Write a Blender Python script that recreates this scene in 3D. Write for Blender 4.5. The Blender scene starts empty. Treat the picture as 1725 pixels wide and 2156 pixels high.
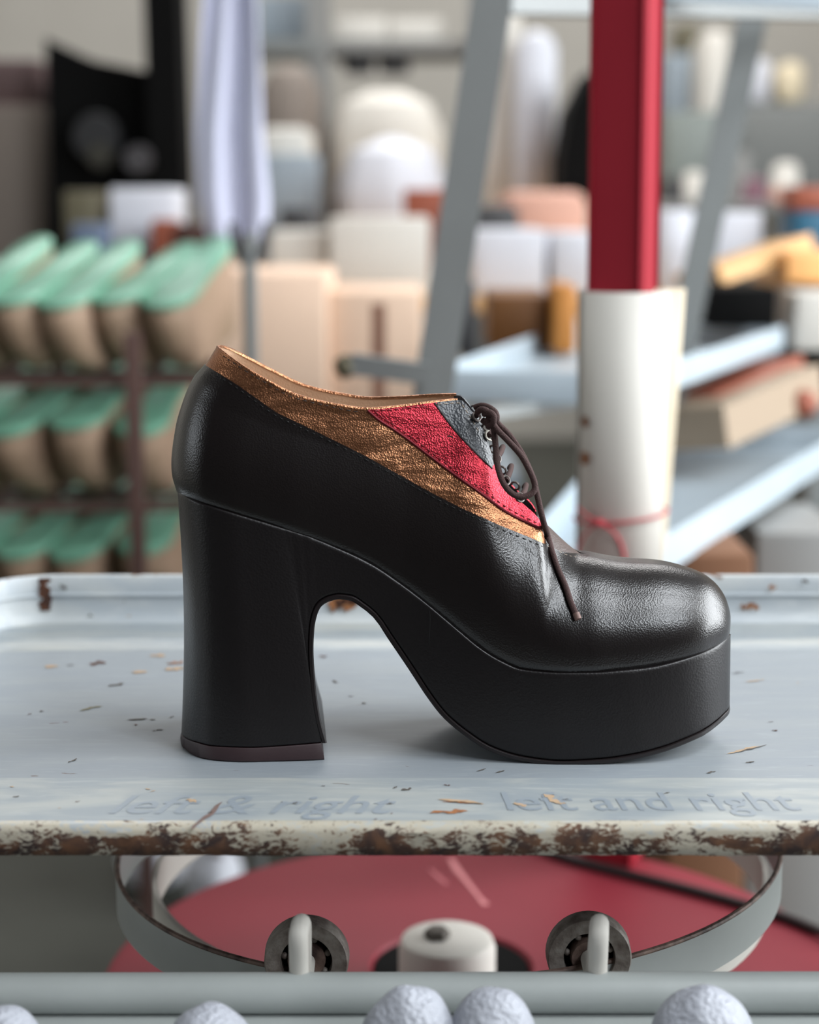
import bpy, math, random
from mathutils import Vector, Matrix, noise
from mathutils.bvhtree import BVHTree
R = math.radians
random.seed(7)
SC = bpy.context.scene
COL = SC.collection

# ------------------------------------------------------------------ camera, light, exposure
F = 3636.0; PITCH = R(10); CAM = Vector((0, -0.8, 0.2638))
cd = bpy.data.cameras.new('camera'); cam = bpy.data.objects.new('camera', cd); COL.objects.link(cam)
cam.location = CAM; cam.rotation_euler = (R(90) - PITCH, 0, 0)
cd.sensor_fit = 'HORIZONTAL'; cd.sensor_width = 36; cd.lens = F * 36 / 1725
cd.clip_start = 0.05; cd.clip_end = 60
cd.dof.use_dof = True; cd.dof.focus_distance = 0.835; cd.dof.aperture_fstop = 6.0; cd.dof.aperture_blades = 0
SC.camera = cam
SC.view_settings.view_transform = 'Standard'; SC.view_settings.look = 'None'
SC.view_settings.gamma = 1; SC.view_settings.use_curve_mapping = False
SC.view_settings.exposure = 0.0
W = bpy.data.worlds.new('world'); SC.world = W; W.use_nodes = True
nt = W.node_tree; bg = nt.nodes['Background']
bg.inputs['Color'].default_value = (0.90, 0.94, 1.0, 1)
bg.inputs['Strength'].default_value = 0.34
def area(name, loc, target, sx, sy, power, color):
    l = bpy.data.lights.new(name, 'AREA'); l.shape = 'RECTANGLE'; l.size = sx; l.size_y = sy
    l.energy = power; l.color = color
    o = bpy.data.objects.new(name, l); COL.objects.link(o); o.location = loc
    o.rotation_euler = (Vector(target) - Vector(loc)).to_track_quat('-Z', 'Y').to_euler()
    return o
area('window_daylight_right', (3.35, 0.65, 1.15), (0, 0.62, 0.7), 2.5, 2.8, 280, (0.93, 0.97, 1.0))
area('window_daylight_left', (-3.35, -0.9, 1.0), (0, 0.3, 0.3), 1.3, 1.4, 18, (0.88, 0.94, 1.0))
area('skylight_daylight', (1.85, -.78, 3.05), (1.85, -.775, 0), 1.45, 1.5, 115, (0.92, 0.96, 1.0))
area('window_daylight_front', (1.85, -2.1, 1.95), (0.05, 0, 0.1), 1.0, 1.0, 78, (0.90, 0.95, 1.0))
area('far_fill_light', (0.3, 4.3, 3.5), (0.2, 4.6, 0.3), 4.0, 1.8, 205, (1.0, 0.98, 0.96))  # added fill lamp above the open back, brightens the background clutter

# ------------------------------------------------------------------ helpers
def lin(c):
    return tuple(((x / 255) / 12.92 if x / 255 <= .04045 else ((x / 255 + .055) / 1.055) ** 2.4) for x in c)
def at(px, py, d):
    """world point seen at photo pixel (px, py), d metres ahead of the camera along the floor"""
    u = (px - 862.5) / F; v = (1078 - py) / F
    cp, sp = math.cos(PITCH), math.sin(PITCH)
    dr = Vector((u, cp + v * sp, -sp + v * cp))
    return CAM + dr * (d / dr.y)
def onz(px, py, z):
    a = at(px, py, 1.0) - CAM
    return CAM + a * ((z - CAM.z) / a.z)
def ray(px, py):
    return (at(px, py, 1.0) - CAM).normalized()

def mat(name, rgb, rough=.5, metal=0, bump=0, bscale=60, mottled=0, mscale=8, rgb2=None, coat=0, bdist=.001, spec=.5, btype='noise', detail=4):
    m = bpy.data.materials.new(name); m.use_nodes = True
    n = m.node_tree; b = n.nodes['Principled BSDF']; c = lin(rgb)
    b.inputs['Base Color'].default_value = (*c, 1); b.inputs['Roughness'].default_value = rough
    b.inputs['Metallic'].default_value = metal; b.inputs['Coat Weight'].default_value = coat
    b.inputs['Specular IOR Level'].default_value = spec
    tc = n.nodes.new('ShaderNodeTexCoord')
    if mottled or rgb2:
        t = n.nodes.new('ShaderNodeTexNoise'); t.inputs['Scale'].default_value = mscale; t.inputs['Detail'].default_value = 6
        n.links.new(tc.outputs['Object'], t.inputs['Vector'])
        r = n.nodes.new('ShaderNodeValToRGB'); r.color_ramp.elements[0].position = .35; r.color_ramp.elements[1].position = .68
        c2 = lin(rgb2) if rgb2 else tuple(x * (1 - mottled) for x in c)
        r.color_ramp.elements[0].color = (*c, 1); r.color_ramp.elements[1].color = (*c2, 1)
        n.links.new(t.outputs['Fac'], r.inputs['Fac']); n.links.new(r.outputs['Color'], b.inputs['Base Color'])
    if bump:
        if btype == 'noise':
            t = n.nodes.new('ShaderNodeTexNoise'); t.inputs['Scale'].default_value = bscale; t.inputs['Detail'].default_value = detail
            o = t.outputs['Fac']
        else:
            t = n.nodes.new('ShaderNodeTexVoronoi'); t.inputs['Scale'].default_value = bscale
            t.feature = 'DISTANCE_TO_EDGE'; o = t.outputs['Distance']
        n.links.new(tc.outputs['Object'], t.inputs['Vector'])
        bp = n.nodes.new('ShaderNodeBump'); bp.inputs['Strength'].default_value = bump; bp.inputs['Distance'].default_value = bdist
        n.links.new(o, bp.inputs['Height']); n.links.new(bp.outputs['Normal'], b.inputs['Normal'])
    return m

class MB:
    def __init__(s): s.v = []; s.f = []
    def add(s, vs, fs):
        k = len(s.v); s.v += [Vector(p) for p in vs]; s.f += [tuple(i + k for i in f) for f in fs]; return s
    def box(s, c, size, rz=0, bev=0, rx=0, ry=0):
        hx, hy, hz = [a / 2 for a in size]
        M = Matrix.Rotation(rz, 4, 'Z') @ Matrix.Rotation(ry, 4, 'Y') @ Matrix.Rotation(rx, 4, 'X')
        c = Vector(c)
        b = min(bev, hx * .9, hy * .9, hz * .9)
        if b <= 0:
            vs = [(x, y, z) for z in (-hz, hz) for x, y in ((-hx, -hy), (hx, -hy), (hx, hy), (-hx, hy))]
            fs = [(3, 2, 1, 0), (4, 5, 6, 7), (0, 1, 5, 4), (1, 2, 6, 5), (2, 3, 7, 6), (3, 0, 4, 7)]
        else:
            def ring(z, i):
                out = []
                for (sx, sy) in ((-1, -1), (1, -1), (1, 1), (-1, 1)):
                    a0 = math.atan2(sy, sx)
                    for t in (-R(45), 0, R(45)):
                        out.append(((hx - b) * sx + (b - i) * math.cos(a0 + t), (hy - b) * sy + (b - i) * math.sin(a0 + t), z))
                return out
            vs = []
            for z, i in ((-hz, b), (-hz + b * .3, b * .3), (-hz + b, 0), (hz - b, 0), (hz - b * .3, b * .3), (hz, b)): vs += ring(z, i)
            fs = [tuple(range(11, -1, -1)), tuple(range(60, 72))]
            for r in range(5):
                for i in range(12):
                    j = (i + 1) % 12; fs.append((r * 12 + i, r * 12 + j, r * 12 + 12 + j, r * 12 + 12 + i))
        return s.add([c + M @ Vector(p) for p in vs], fs)
    def tube(s, pts, r, n=12, closed=False, cap=True):
        pts = [Vector(p) for p in pts]; N = len(pts); rs = r if isinstance(r, (list, tuple)) else [r] * N
        vs = []; up = None
        for i, p in enumerate(pts):
            a = pts[(i - 1) % N] if (closed or i > 0) else p
            b = pts[(i + 1) % N] if (closed or i < N - 1) else p
            t = (b - a).normalized()
            if up is None:
                up = Vector((0, 0, 1)) if abs(t.z) < .9 else Vector((0, 1, 0))
            x = t.cross(up)
            if x.length < 1e-6: x = t.orthogonal()
            x.normalize(); y = x.cross(t).normalized(); up = y
            for k in range(n):
                an = 2 * math.pi * k / n; vs.append(p + (x * math.cos(an) + y * math.sin(an)) * rs[i])
        fs = []
        for i in range(N if closed else N - 1):
            i2 = (i + 1) % N
            for k in range(n):
                k2 = (k + 1) % n; fs.append((i * n + k, i * n + k2, i2 * n + k2, i2 * n + k))
        if cap and not closed:
            fs.append(tuple(range(n - 1, -1, -1))); fs.append(tuple(range((N - 1) * n, N * n)))
        return s.add(vs, fs)
    def prism(s, poly, y0, y1):
        """poly of (x, z) world, extruded from y0 to y1"""
        n = len(poly); vs = [(x, y0, z) for x, z in poly] + [(x, y1, z) for x, z in poly]
        return s.add(vs, [tuple(range(n)), tuple(range(2 * n - 1, n - 1, -1))] + [((i + 1) % n, i, n + i, n + (i + 1) % n) for i in range(n)])
    def slab(s, poly, z0, z1):
        n = len(poly); vs = [(x, y, z0) for x, y in poly] + [(x, y, z1) for x, y in poly]
        return s.add(vs, [tuple(range(n - 1, -1, -1)), tuple(range(n, 2 * n))] + [(i, (i + 1) % n, n + (i + 1) % n, n + i) for i in range(n)])
    def lathe(s, prof, c=(0, 0, 0), axis='Z', n=32, cap=True):
        vs = []; c = Vector(c)
        for r, h in prof:
            for k in range(n):
                a = 2 * math.pi * k / n
                p = (r * math.cos(a), r * math.sin(a), h)
                if axis == 'Y': p = (p[0], p[2], p[1])
                if axis == 'X': p = (p[2], p[0], p[1])
                vs.append(c + Vector(p))
        fs = []
        for i in range(len(prof) - 1):
            for k in range(n):
                k2 = (k + 1) % n; fs.append((i * n + k, i * n + k2, (i + 1) * n + k2, (i + 1) * n + k))
        if cap and prof[0][0] > 1e-6: fs.append(tuple(range(n - 1, -1, -1)))
        if cap and prof[-1][0] > 1e-6: fs.append(tuple(range((len(prof) - 1) * n, len(prof) * n)))
        return s.add(vs, fs)
    def blob(s, c, size, seed=0, amp=.15, fr=1.6, n=28, m=18, flat=None):
        c = Vector(c); vs = []
        for i in range(m + 1):
            th = math.pi * i / m
            for k in range(n):
                ph = 2 * math.pi * k / n
                d = Vector((math.sin(th) * math.cos(ph), math.sin(th) * math.sin(ph), math.cos(th)))
                q = 1 + amp * noise.noise(d * fr + Vector((seed * 3.1, seed, 0)))
                p = Vector((d.x * size[0], d.y * size[1], d.z * size[2])) * q
                if flat is not None and p.z < flat: p.z = flat
                vs.append(c + p)
        fs = [(i * n + k, (i + 1) * n + k, (i + 1) * n + (k + 1) % n, i * n + (k + 1) % n) for i in range(m) for k in range(n)]
        return s.add(vs, fs)

def wloc(o):
    v = Vector((0, 0, 0))
    while o: v += o.location; o = o.parent
    return v
def obj(name, mb, m, parent=None, smooth=True, auto=40, origin=None, weld=True, local=False):
    me = bpy.data.meshes.new(name)
    if parent is not None:
        org = Vector((0, 0, 0)) if local else wloc(parent)
    elif origin is not None: org = Vector(origin)
    else:
        xs = [p.x for p in mb.v]; ys = [p.y for p in mb.v]; zs = [p.z for p in mb.v]
        org = Vector(((min(xs) + max(xs)) / 2, (min(ys) + max(ys)) / 2, min(zs)))
    me.from_pydata([p - org for p in mb.v], [], mb.f)
    import bmesh
    b = bmesh.new(); b.from_mesh(me)
    if weld: bmesh.ops.remove_doubles(b, verts=b.verts, dist=1e-6)
    bmesh.ops.recalc_face_normals(b, faces=b.faces)
    b.to_mesh(me); b.free()
    me.materials.append(m)
    if smooth:
        me.polygons.foreach_set('use_smooth', [True] * len(me.polygons))
        try: me.set_sharp_from_angle(angle=R(auto))
        except Exception: pass
    o = bpy.data.objects.new(name, me); COL.objects.link(o)
    if parent is not None: o.parent = parent
    else: o.location = org
    return o
def thing(name, label, cat, loc=(0, 0, 0), group=None, rz=0):
    o = bpy.data.objects.new(name, None); COL.objects.link(o); o.location = loc; o.empty_display_size = .05
    o.rotation_euler = (0, 0, rz)
    return tag(o, label, cat, group)
def tag(o, label, cat, group=None, kind=None):
    o['label'] = label; o['category'] = cat
    if group: o['group'] = group
    if kind: o['kind'] = kind
    return o
def struct(name, mb, m, smooth=False):
    o = obj(name, mb, m, None, smooth); o['kind'] = 'structure'; return o

def pl(xs, ys, x):
    if x <= xs[0]: return ys[0]
    if x >= xs[-1]: return ys[-1]
    for i in range(len(xs) - 1):
        if x <= xs[i + 1]:
            t = (x - xs[i]) / (xs[i + 1] - xs[i]); return ys[i] + (ys[i + 1] - ys[i]) * t
def smooth_keys(keys, x):
    """monotone-ish Hermite interpolation of rows (x, a, b, c ...)"""
    n = len(keys)
    if x <= keys[0][0]: return list(keys[0][1:])
    if x >= keys[-1][0]: return list(keys[-1][1:])
    i = 0
    while keys[i + 1][0] < x: i += 1
    x0, x1 = keys[i][0], keys[i + 1][0]; h = x1 - x0; t = (x - x0) / h
    out = []
    for c in range(1, len(keys[0])):
        def sl(a, b): return (keys[b][c] - keys[a][c]) / (keys[b][0] - keys[a][0])
        d = sl(i, i + 1)
        def tan(j):
            if j == 0: return sl(0, 1)
            if j == n - 1: return sl(n - 2, n - 1)
            a, b = sl(j - 1, j), sl(j, j + 1)
            if a * b <= 0: return 0
            h0 = keys[j][0] - keys[j - 1][0]; h1 = keys[j + 1][0] - keys[j][0]
            w1 = 2 * h1 + h0; w2 = h1 + 2 * h0
            return (w1 + w2) / (w1 / a + w2 / b)
        m0, m1 = tan(i), tan(i + 1)
        out.append((2 * t**3 - 3 * t**2 + 1) * keys[i][c] + (t**3 - 2 * t**2 + t) * h * m0 + (-2 * t**3 + 3 * t**2) * keys[i + 1][c] + (t**3 - t**2) * h * m1)
    return out
def catmull(pts, n=8):
    pts = [Vector(p) for p in pts]; out = []
    for i in range(len(pts) - 1):
        p0 = pts[max(i - 1, 0)]; p1 = pts[i]; p2 = pts[i + 1]; p3 = pts[min(i + 2, len(pts) - 1)]
        for k in range(n):
            t = k / n
            out.append(.5 * ((2 * p1) + (p2 - p0) * t + (2 * p0 - 5 * p1 + 4 * p2 - p3) * t * t + (3 * p1 - p0 - 3 * p2 + p3) * t**3))
    out.append(pts[-1]); return out

# ------------------------------------------------------------------ materials
def leather(name, rgb, rough, metal=0, bump=.25, scale=900, coat=0, wr=0, spec=.5):
    m = bpy.data.materials.new(name); m.use_nodes = True
    n = m.node_tree; b = n.nodes['Principled BSDF']
    b.inputs['Base Color'].default_value = (*lin(rgb), 1); b.inputs['Roughness'].default_value = rough
    b.inputs['Metallic'].default_value = metal; b.inputs['Coat Weight'].default_value = coat; b.inputs['Coat Roughness'].default_value = .3
    b.inputs['Specular IOR Level'].default_value = spec
    tc = n.nodes.new('ShaderNodeTexCoord')
    big = None
    if wr:
        g = n.nodes.new('ShaderNodeTexNoise'); g.inputs['Scale'].default_value = 24; g.inputs['Detail'].default_value = 3; g.inputs['Distortion'].default_value = 1.2
        mp = n.nodes.new('ShaderNodeMapping'); mp.inputs['Rotation'].default_value = (0, R(28), 0); mp.inputs['Scale'].default_value = (.35, 1, 1.6)
        n.links.new(tc.outputs['Object'], mp.inputs['Vector']); n.links.new(mp.outputs['Vector'], g.inputs['Vector'])
        big = n.nodes.new('ShaderNodeBump'); big.inputs['Strength'].default_value = .9; big.inputs['Distance'].default_value = .004
        n.links.new(g.outputs['Fac'], big.inputs['Height'])
    v = n.nodes.new('ShaderNodeTexVoronoi'); v.inputs['Scale'].default_value = scale; n.links.new(tc.outputs['Object'], v.inputs['Vector'])
    w = n.nodes.new('ShaderNodeTexNoise'); w.inputs['Scale'].default_value = scale * .12; w.inputs['Detail'].default_value = 6
    w.inputs['Distortion'].default_value = 1.5
    n.links.new(tc.outputs['Object'], w.inputs['Vector'])
    mx = n.nodes.new('ShaderNodeMath'); mx.operation = 'MULTIPLY_ADD'
    mx.inputs[1].default_value = .35 + wr; n.links.new(w.outputs['Fac'], mx.inputs[0]); n.links.new(v.outputs['Distance'], mx.inputs[2])
    bp = n.nodes.new('ShaderNodeBump'); bp.inputs['Strength'].default_value = bump; bp.inputs['Distance'].default_value = .0006
    n.links.new(mx.outputs[0], bp.inputs['Height'])
    if big: n.links.new(big.outputs['Normal'], bp.inputs['Normal'])
    n.links.new(bp.outputs['Normal'], b.inputs['Normal'])
    return m
M = {}
M['black_leather'] = leather('black_leather', (19, 14, 14), .28, bump=.15, spec=.65, scale=1250)
M['wrap_leather'] = leather('wrap_leather', (17, 13, 14), .40, bump=.12, spec=.45)
M['grey_leather'] = leather('grey_leather', (56, 59, 64), .36, bump=.4, spec=.6)
M['bronze'] = leather('bronze_leather', (168, 116, 84), .34, metal=.95, bump=.32, scale=1300, wr=1.5)
M['red_metal'] = leather('red_metallic_leather', (170, 48, 60), .38, metal=.85, bump=.42, scale=1300, wr=1.2)
M['lining'] = leather('lining_leather', (216, 182, 152), .5, metal=.1, bump=.2)
M['tongue'] = leather('tongue_leather', (74, 60, 55), .55, bump=.25)
M['outsole'] = mat('outsole', (24, 18, 19), .38)
M['heel_tip'] = mat('heel_tip', (46, 29, 32), .55, bump=.1, bscale=300)
M['lace'] = mat('lace', (68, 49, 47), .8, bump=.8, bscale=1500, bdist=.0006, spec=.3)
M['thread'] = mat('thread_light', (150, 135, 120), .7)
M['thread_dark'] = mat('thread_dark', (14, 12, 12), .7)
M['thread_red'] = mat('thread_red', (165, 62, 70), .6)
M['eyelet'] = mat('eyelet', (96, 88, 84), .45, metal=.5)
M['eyelet_pale'] = mat('eyelet_pale', (205, 200, 188), .35, metal=.4)

def worn_paint(name, base, light, rustiness=.0, front=False, streak=True, chip_t=.70, band=None):
    """grey enamel, worn lighter patches, small dark chips and rust where the sheet edge has been knocked"""
    m = bpy.data.materials.new(name); m.use_nodes = True
    n = m.node_tree; b = n.nodes['Principled BSDF']; L = n.links.new
    b.inputs['Roughness'].default_value = .45
    tc = n.nodes.new('ShaderNodeTexCoord')
    def noise_(scale, detail=6, sx=(1, 1, 1), dist=0, rough=.55):
        mp = n.nodes.new('ShaderNodeMapping'); mp.inputs['Scale'].default_value = sx; L(tc.outputs['Object'], mp.inputs['Vector'])
        t = n.nodes.new('ShaderNodeTexNoise'); t.inputs['Scale'].default_value = scale; t.inputs['Detail'].default_value = detail
        t.inputs['Distortion'].default_value = dist; t.inputs['Roughness'].default_value = rough
        L(mp.outputs['Vector'], t.inputs['Vector']); return t.outputs['Fac']
    def ramp(fac, p0, p1, c0=(0, 0, 0), c1=(1, 1, 1)):
        r = n.nodes.new('ShaderNodeValToRGB'); r.color_ramp.elements[0].position = p0; r.color_ramp.elements[1].position = p1
        r.color_ramp.elements[0].color = (*c0, 1); r.color_ramp.elements[1].color = (*c1, 1); L(fac, r.inputs['Fac']); return r.outputs['Color']
    def mix(fac, a, c):
        x = n.nodes.new('ShaderNodeMix'); x.data_type = 'RGBA'
        if isinstance(fac, float): x.inputs[0].default_value = fac
        else: L(fac, x.inputs[0])
        for s, v in ((6, a), (7, c)):
            if isinstance(v, tuple): x.inputs[s].default_value = (*v, 1)
            else: L(v, x.inputs[s])
        return x.outputs[2]
    def math_(op, a, c=0.0):
        x = n.nodes.new('ShaderNodeMath'); x.operation = op; x.use_clamp = False
        for s, v in ((0, a), (1, c)):
            if isinstance(v, (int, float)): x.inputs[s].default_value = v
            else: L(v, x.inputs[s])
        return x.outputs[0]
    wear = ramp(noise_(26, 8, (.35, 1.5, 1), 1.2), .42, .62)
    col = mix(wear, lin(base), lin(light))
    fine = ramp(noise_(160, 5, (.25, 1.6, 1), .6), .55, .66)
    col = mix(math_('MULTIPLY', fine, .35), col, lin(tuple(min(255, x + 14) for x in light)))
    sep = n.nodes.new('ShaderNodeSeparateXYZ'); L(tc.outputs['Object'], sep.inputs[0])
    chips = ramp(noise_(95, 3, (.6, 1.4, 1), .8, .6), chip_t, chip_t + .02)
    col = mix(chips, col, lin((92, 70, 56)))
    if front:
        # rust eats the turned-down front edge
        z = sep.outputs['Z']
        depth = math_('MULTIPLY', math_('SUBTRACT', .0135 - .0015, z), 95.0)    # object origin is at the sheet's lowest point
        depth = math_('MINIMUM', math_('MAXIMUM', depth, -1.0), .5)
        big = noise_(34, 7, (.8, 1, 1.6), .9, .62)
        fin = noise_(210, 6, (.8, 1, 1.5), 1.6, .68)
        v = math_('ADD', math_('ADD', math_('MULTIPLY', big, 1.0), math_('MULTIPLY', fin, .75)), math_('MULTIPLY', depth, .26))
        cream = ramp(v, .76, .84); col = mix(cream, col, lin((178, 171, 155)))
        rust = ramp(v, .93, 1.0)
        rcol = ramp(noise_(90, 4, (1, 1, 1), .6), .38, .64, lin((52, 38, 35)), lin((104, 72, 50)))
        col = mix(rust, col, rcol)
        rr = ramp(rust, 0, 1, (.36,) * 3, (.85,) * 3); L(rr, b.inputs['Roughness'])
    elif rustiness:
        v = noise_(60, 7, (.7, 1, 1.4), 1.2, .65)
        edge = math_('MULTIPLY', math_('SUBTRACT', sep.outputs['Z'], rustiness), 40.0)
        edge = math_('MINIMUM', math_('MAXIMUM', edge, -.5), .16)
        v = math_('ADD', v, edge)
        col = mix(ramp(v, .66, .70), col, lin((118, 86, 62)))
        col = mix(ramp(v, .71, .74), col, lin((78, 50, 38)))
    L(col, b.inputs['Base Color'])
    bp = n.nodes.new('ShaderNodeBump'); bp.inputs['Strength'].default_value = .25; bp.inputs['Distance'].default_value = .0006
    L(noise_(60, 6, (.5, 1.5, 1), .5), bp.inputs['Height']); L(bp.outputs['Normal'], b.inputs['Normal'])
    return m
M['tray_floor'] = worn_paint('tray_floor_enamel', (136, 143, 149), (141, 147, 151), chip_t=.735)
M['tray_band'] = worn_paint('tray_band_worn', (143, 150, 154), (164, 167, 164), chip_t=.75)
M['tray_front'] = worn_paint('tray_front_edge', (156, 161, 164), (180, 180, 172), front=True)
M['tray_rim'] = worn_paint('tray_rim_enamel', (170, 177, 182), (184, 188, 188), rustiness=.044, chip_t=.74)
M['grey_paint'] = mat('grey_paint', (168, 173, 171), .42, mottled=.12, mscale=14, bump=.12, bscale=80)
M['grey_paint2'] = mat('grey_rack_paint', (150, 156, 157), .4, mottled=.1, mscale=6)
M['grey_dark'] = mat('grey_dark_metal', (120, 123, 122), .45, mottled=.1)
M['pale_blue'] = mat('pale_blue_metal', (178, 190, 198), .35, mottled=.08)
M['red_paint'] = mat('red_paint', (150, 38, 50), .5, mottled=.08, mscale=9, spec=.12)
M['red_base'] = mat('red_base_paint', (122, 39, 49), .5, mottled=.10, mscale=9, spec=.25)
M['black'] = mat('black', (6, 6, 6), .8, spec=.1)
M['rust'] = mat('rust_mark', (96, 58, 38), .9, rgb2=(62, 38, 30), mscale=200)
M['rust_orange'] = mat('rust_orange', (160, 104, 62), .8, rgb2=(112, 74, 50), mscale=220)
M['tan_mark'] = mat('tan_mark', (176, 150, 122), .8)
M['dark_mark'] = mat('dark_mark', (88, 82, 76), .8)
M['steel'] = mat('worn_steel', (150, 143, 136), .5, metal=.15, bump=.5, bscale=500, rgb2=(104, 92, 86), mscale=160)
M['rusty'] = mat('rusty_steel', (128, 106, 96), .6, metal=.2, bump=.5, bscale=400, rgb2=(54, 38, 34), mscale=120)
M['letter'] = mat('letter_ghost', (139, 147, 154), .4)
M['paper'] = mat('white_paper', (205, 201, 193), .6, mottled=.03, mscale=20)
M['paper_old'] = mat('cream_paper', (206, 192, 168), .7)
M['string'] = mat('red_string', (176, 52, 62), .7)
M['filler'] = mat('cracked_filler', (176, 179, 188), .3, bump=1.0, bscale=420, btype='noise', bdist=.002)
M['green'] = mat('green_plastic', (118, 172, 146), .4, mottled=.25, mscale=12)
M['beige'] = mat('beige_last', (172, 144, 122), .6, rgb2=(148, 126, 102), mscale=9)
M['carton'] = mat('cardboard', (226, 196, 172), .8, mottled=.05, mscale=6)
M['carton2'] = mat('brown_cardboard', (116, 78, 52), .8, mottled=.1)
M['rack_brown'] = mat('rack_brown', (92, 68, 62), .6)
M['white'] = mat('white_stuff', (208, 210, 218), .6, mottled=.05)
M['offwhite'] = mat('offwhite', (206, 202, 194), .6, mottled=.05)
M['lav'] = mat('lavender_white_cloth', (205, 206, 226), .8, bump=.2, bscale=30)
M['wood'] = mat('pale_wood', (206, 160, 104), .6, mottled=.15)
M['orange_wood'] = mat('orange_wood', (190, 124, 52), .6, mottled=.2)
M['blue'] = mat('petrol_blue', (20, 84, 112), .5)
M['greyblue'] = mat('grey_blue', (142, 154, 164), .5)
M['dkbrown'] = mat('dark_brown', (66, 40, 34), .6)
M['redbrown'] = mat('red_brown', (142, 74, 52), .6)
M['pink'] = mat('pinkish_leather', (196, 150, 132), .6)
M['mauve'] = mat('mauve', (120, 84, 96), .6)
M['olive'] = mat('olive', (92, 86, 66), .6)
M['darkgrey'] = mat('dark_grey', (52, 52, 54), .6)
M['midgrey'] = mat('mid_grey', (128, 128, 126), .5)
M['taupe'] = mat('taupe', (126, 116, 108), .7)
M['wall'] = mat('wall_paint', (176, 172, 164), .8, mottled=.08, mscale=2)
M['floor'] = mat('workshop_floor', (70, 71, 64), .7, mottled=.15, mscale=3)
M['glass'] = mat('window_frame_paint', (200, 200, 196), .5)

# ------------------------------------------------------------------ the room
FL = -0.85
struct('floor', MB().box((0, 3.4, FL - .05), (7.0, 10.4, .1)), M['floor'])
struct('wall_back', MB().box((0, 7.65, 1.0), (6.8, .1, 3.7)), M['wall'])
def wall_with_hole(x0, x1, y0, y1, z0, z1, hy0, hy1, hz0, hz1):
    b = MB(); cx = (x0 + x1) / 2; t = x1 - x0
    b.box((cx, (y0 + hy0) / 2, (z0 + z1) / 2), (t, hy0 - y0, z1 - z0)); b.box((cx, (hy1 + y1) / 2, (z0 + z1) / 2), (t, y1 - hy1, z1 - z0))
    b.box((cx, (hy0 + hy1) / 2, (z0 + hz0) / 2), (t, hy1 - hy0, hz0 - z0)); b.box((cx, (hy0 + hy1) / 2, (hz1 + z1) / 2), (t, hy1 - hy0, z1 - hz1))
    return b
struct('wall_right', wall_with_hole(3.1, 3.2, -1.8, 7.6, FL, 2.85, -.7, 2.0, -.35, 2.6), M['wall'])
struct('wall_left', wall_with_hole(-3.2, -3.1, -1.8, 7.6, FL, 2.85, -1.6, -.2, .3, 1.9), M['wall'])
wf = MB()
for (x0, x1, z0, z1) in ((-3.4, 1.3, FL, 2.85), (2.4, 3.4, FL, 2.85), (1.3, 2.4, FL, 1.4), (1.3, 2.4, 2.5, 2.85)):
    wf.box(((x0 + x1) / 2, -1.95, (z0 + z1) / 2), (x1 - x0, .1, z1 - z0))
struct('wall_front', wf, mat('dark_wall', (52, 50, 49), .8))
wf = MB()
for x in (1.3, 1.85, 2.4): wf.box((x, -1.95, 1.95), (.04, .12, 1.14))
for z in (1.4, 2.5): wf.box((1.85, -1.95, z), (1.1, .12, .04))
struct('window_4', wf, M['glass'])
cb_ = MB()
for (x0, x1, y0, y1) in ((-3.4, 3.4, -2.0, -1.55), (-3.4, 3.4, .0, 2.9), (-3.4, 1.1, -1.55, 0), (2.6, 3.4, -1.55, 0)):
    cb_.box(((x0 + x1) / 2, (y0 + y1) / 2, 2.9), (x1 - x0, y1 - y0, .1))
struct('ceiling', cb_, mat('ceiling_paint', (112, 112, 110), .9))
fb_ = MB()
for x in (1.1, 1.85, 2.6): fb_.box((x, -.775, 2.9), (.05, 1.55, .12))
for y in (-1.55, 0): fb_.box((1.85, y, 2.9), (1.5, .05, .12))

def win(name, x, y0, y1, z0, z1, n):
    b = MB()
    for z in (z0, z1): b.box((x, (y0 + y1) / 2, z), (.12, y1 - y0 + .06, .06))
    for i in range(n + 1): b.box((x, y0 + (y1 - y0) * i / n, (z0 + z1) / 2), (.11, .05, z1 - z0))
    struct(name, b, M['glass'])
struct('window_3', fb_, M['glass'])
win('window_1', 3.15, -.7, 2.0, -.35, 2.6, 2)
win('window_2', -3.15, -1.6, -.2, .3, 1.9, 2)

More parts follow.
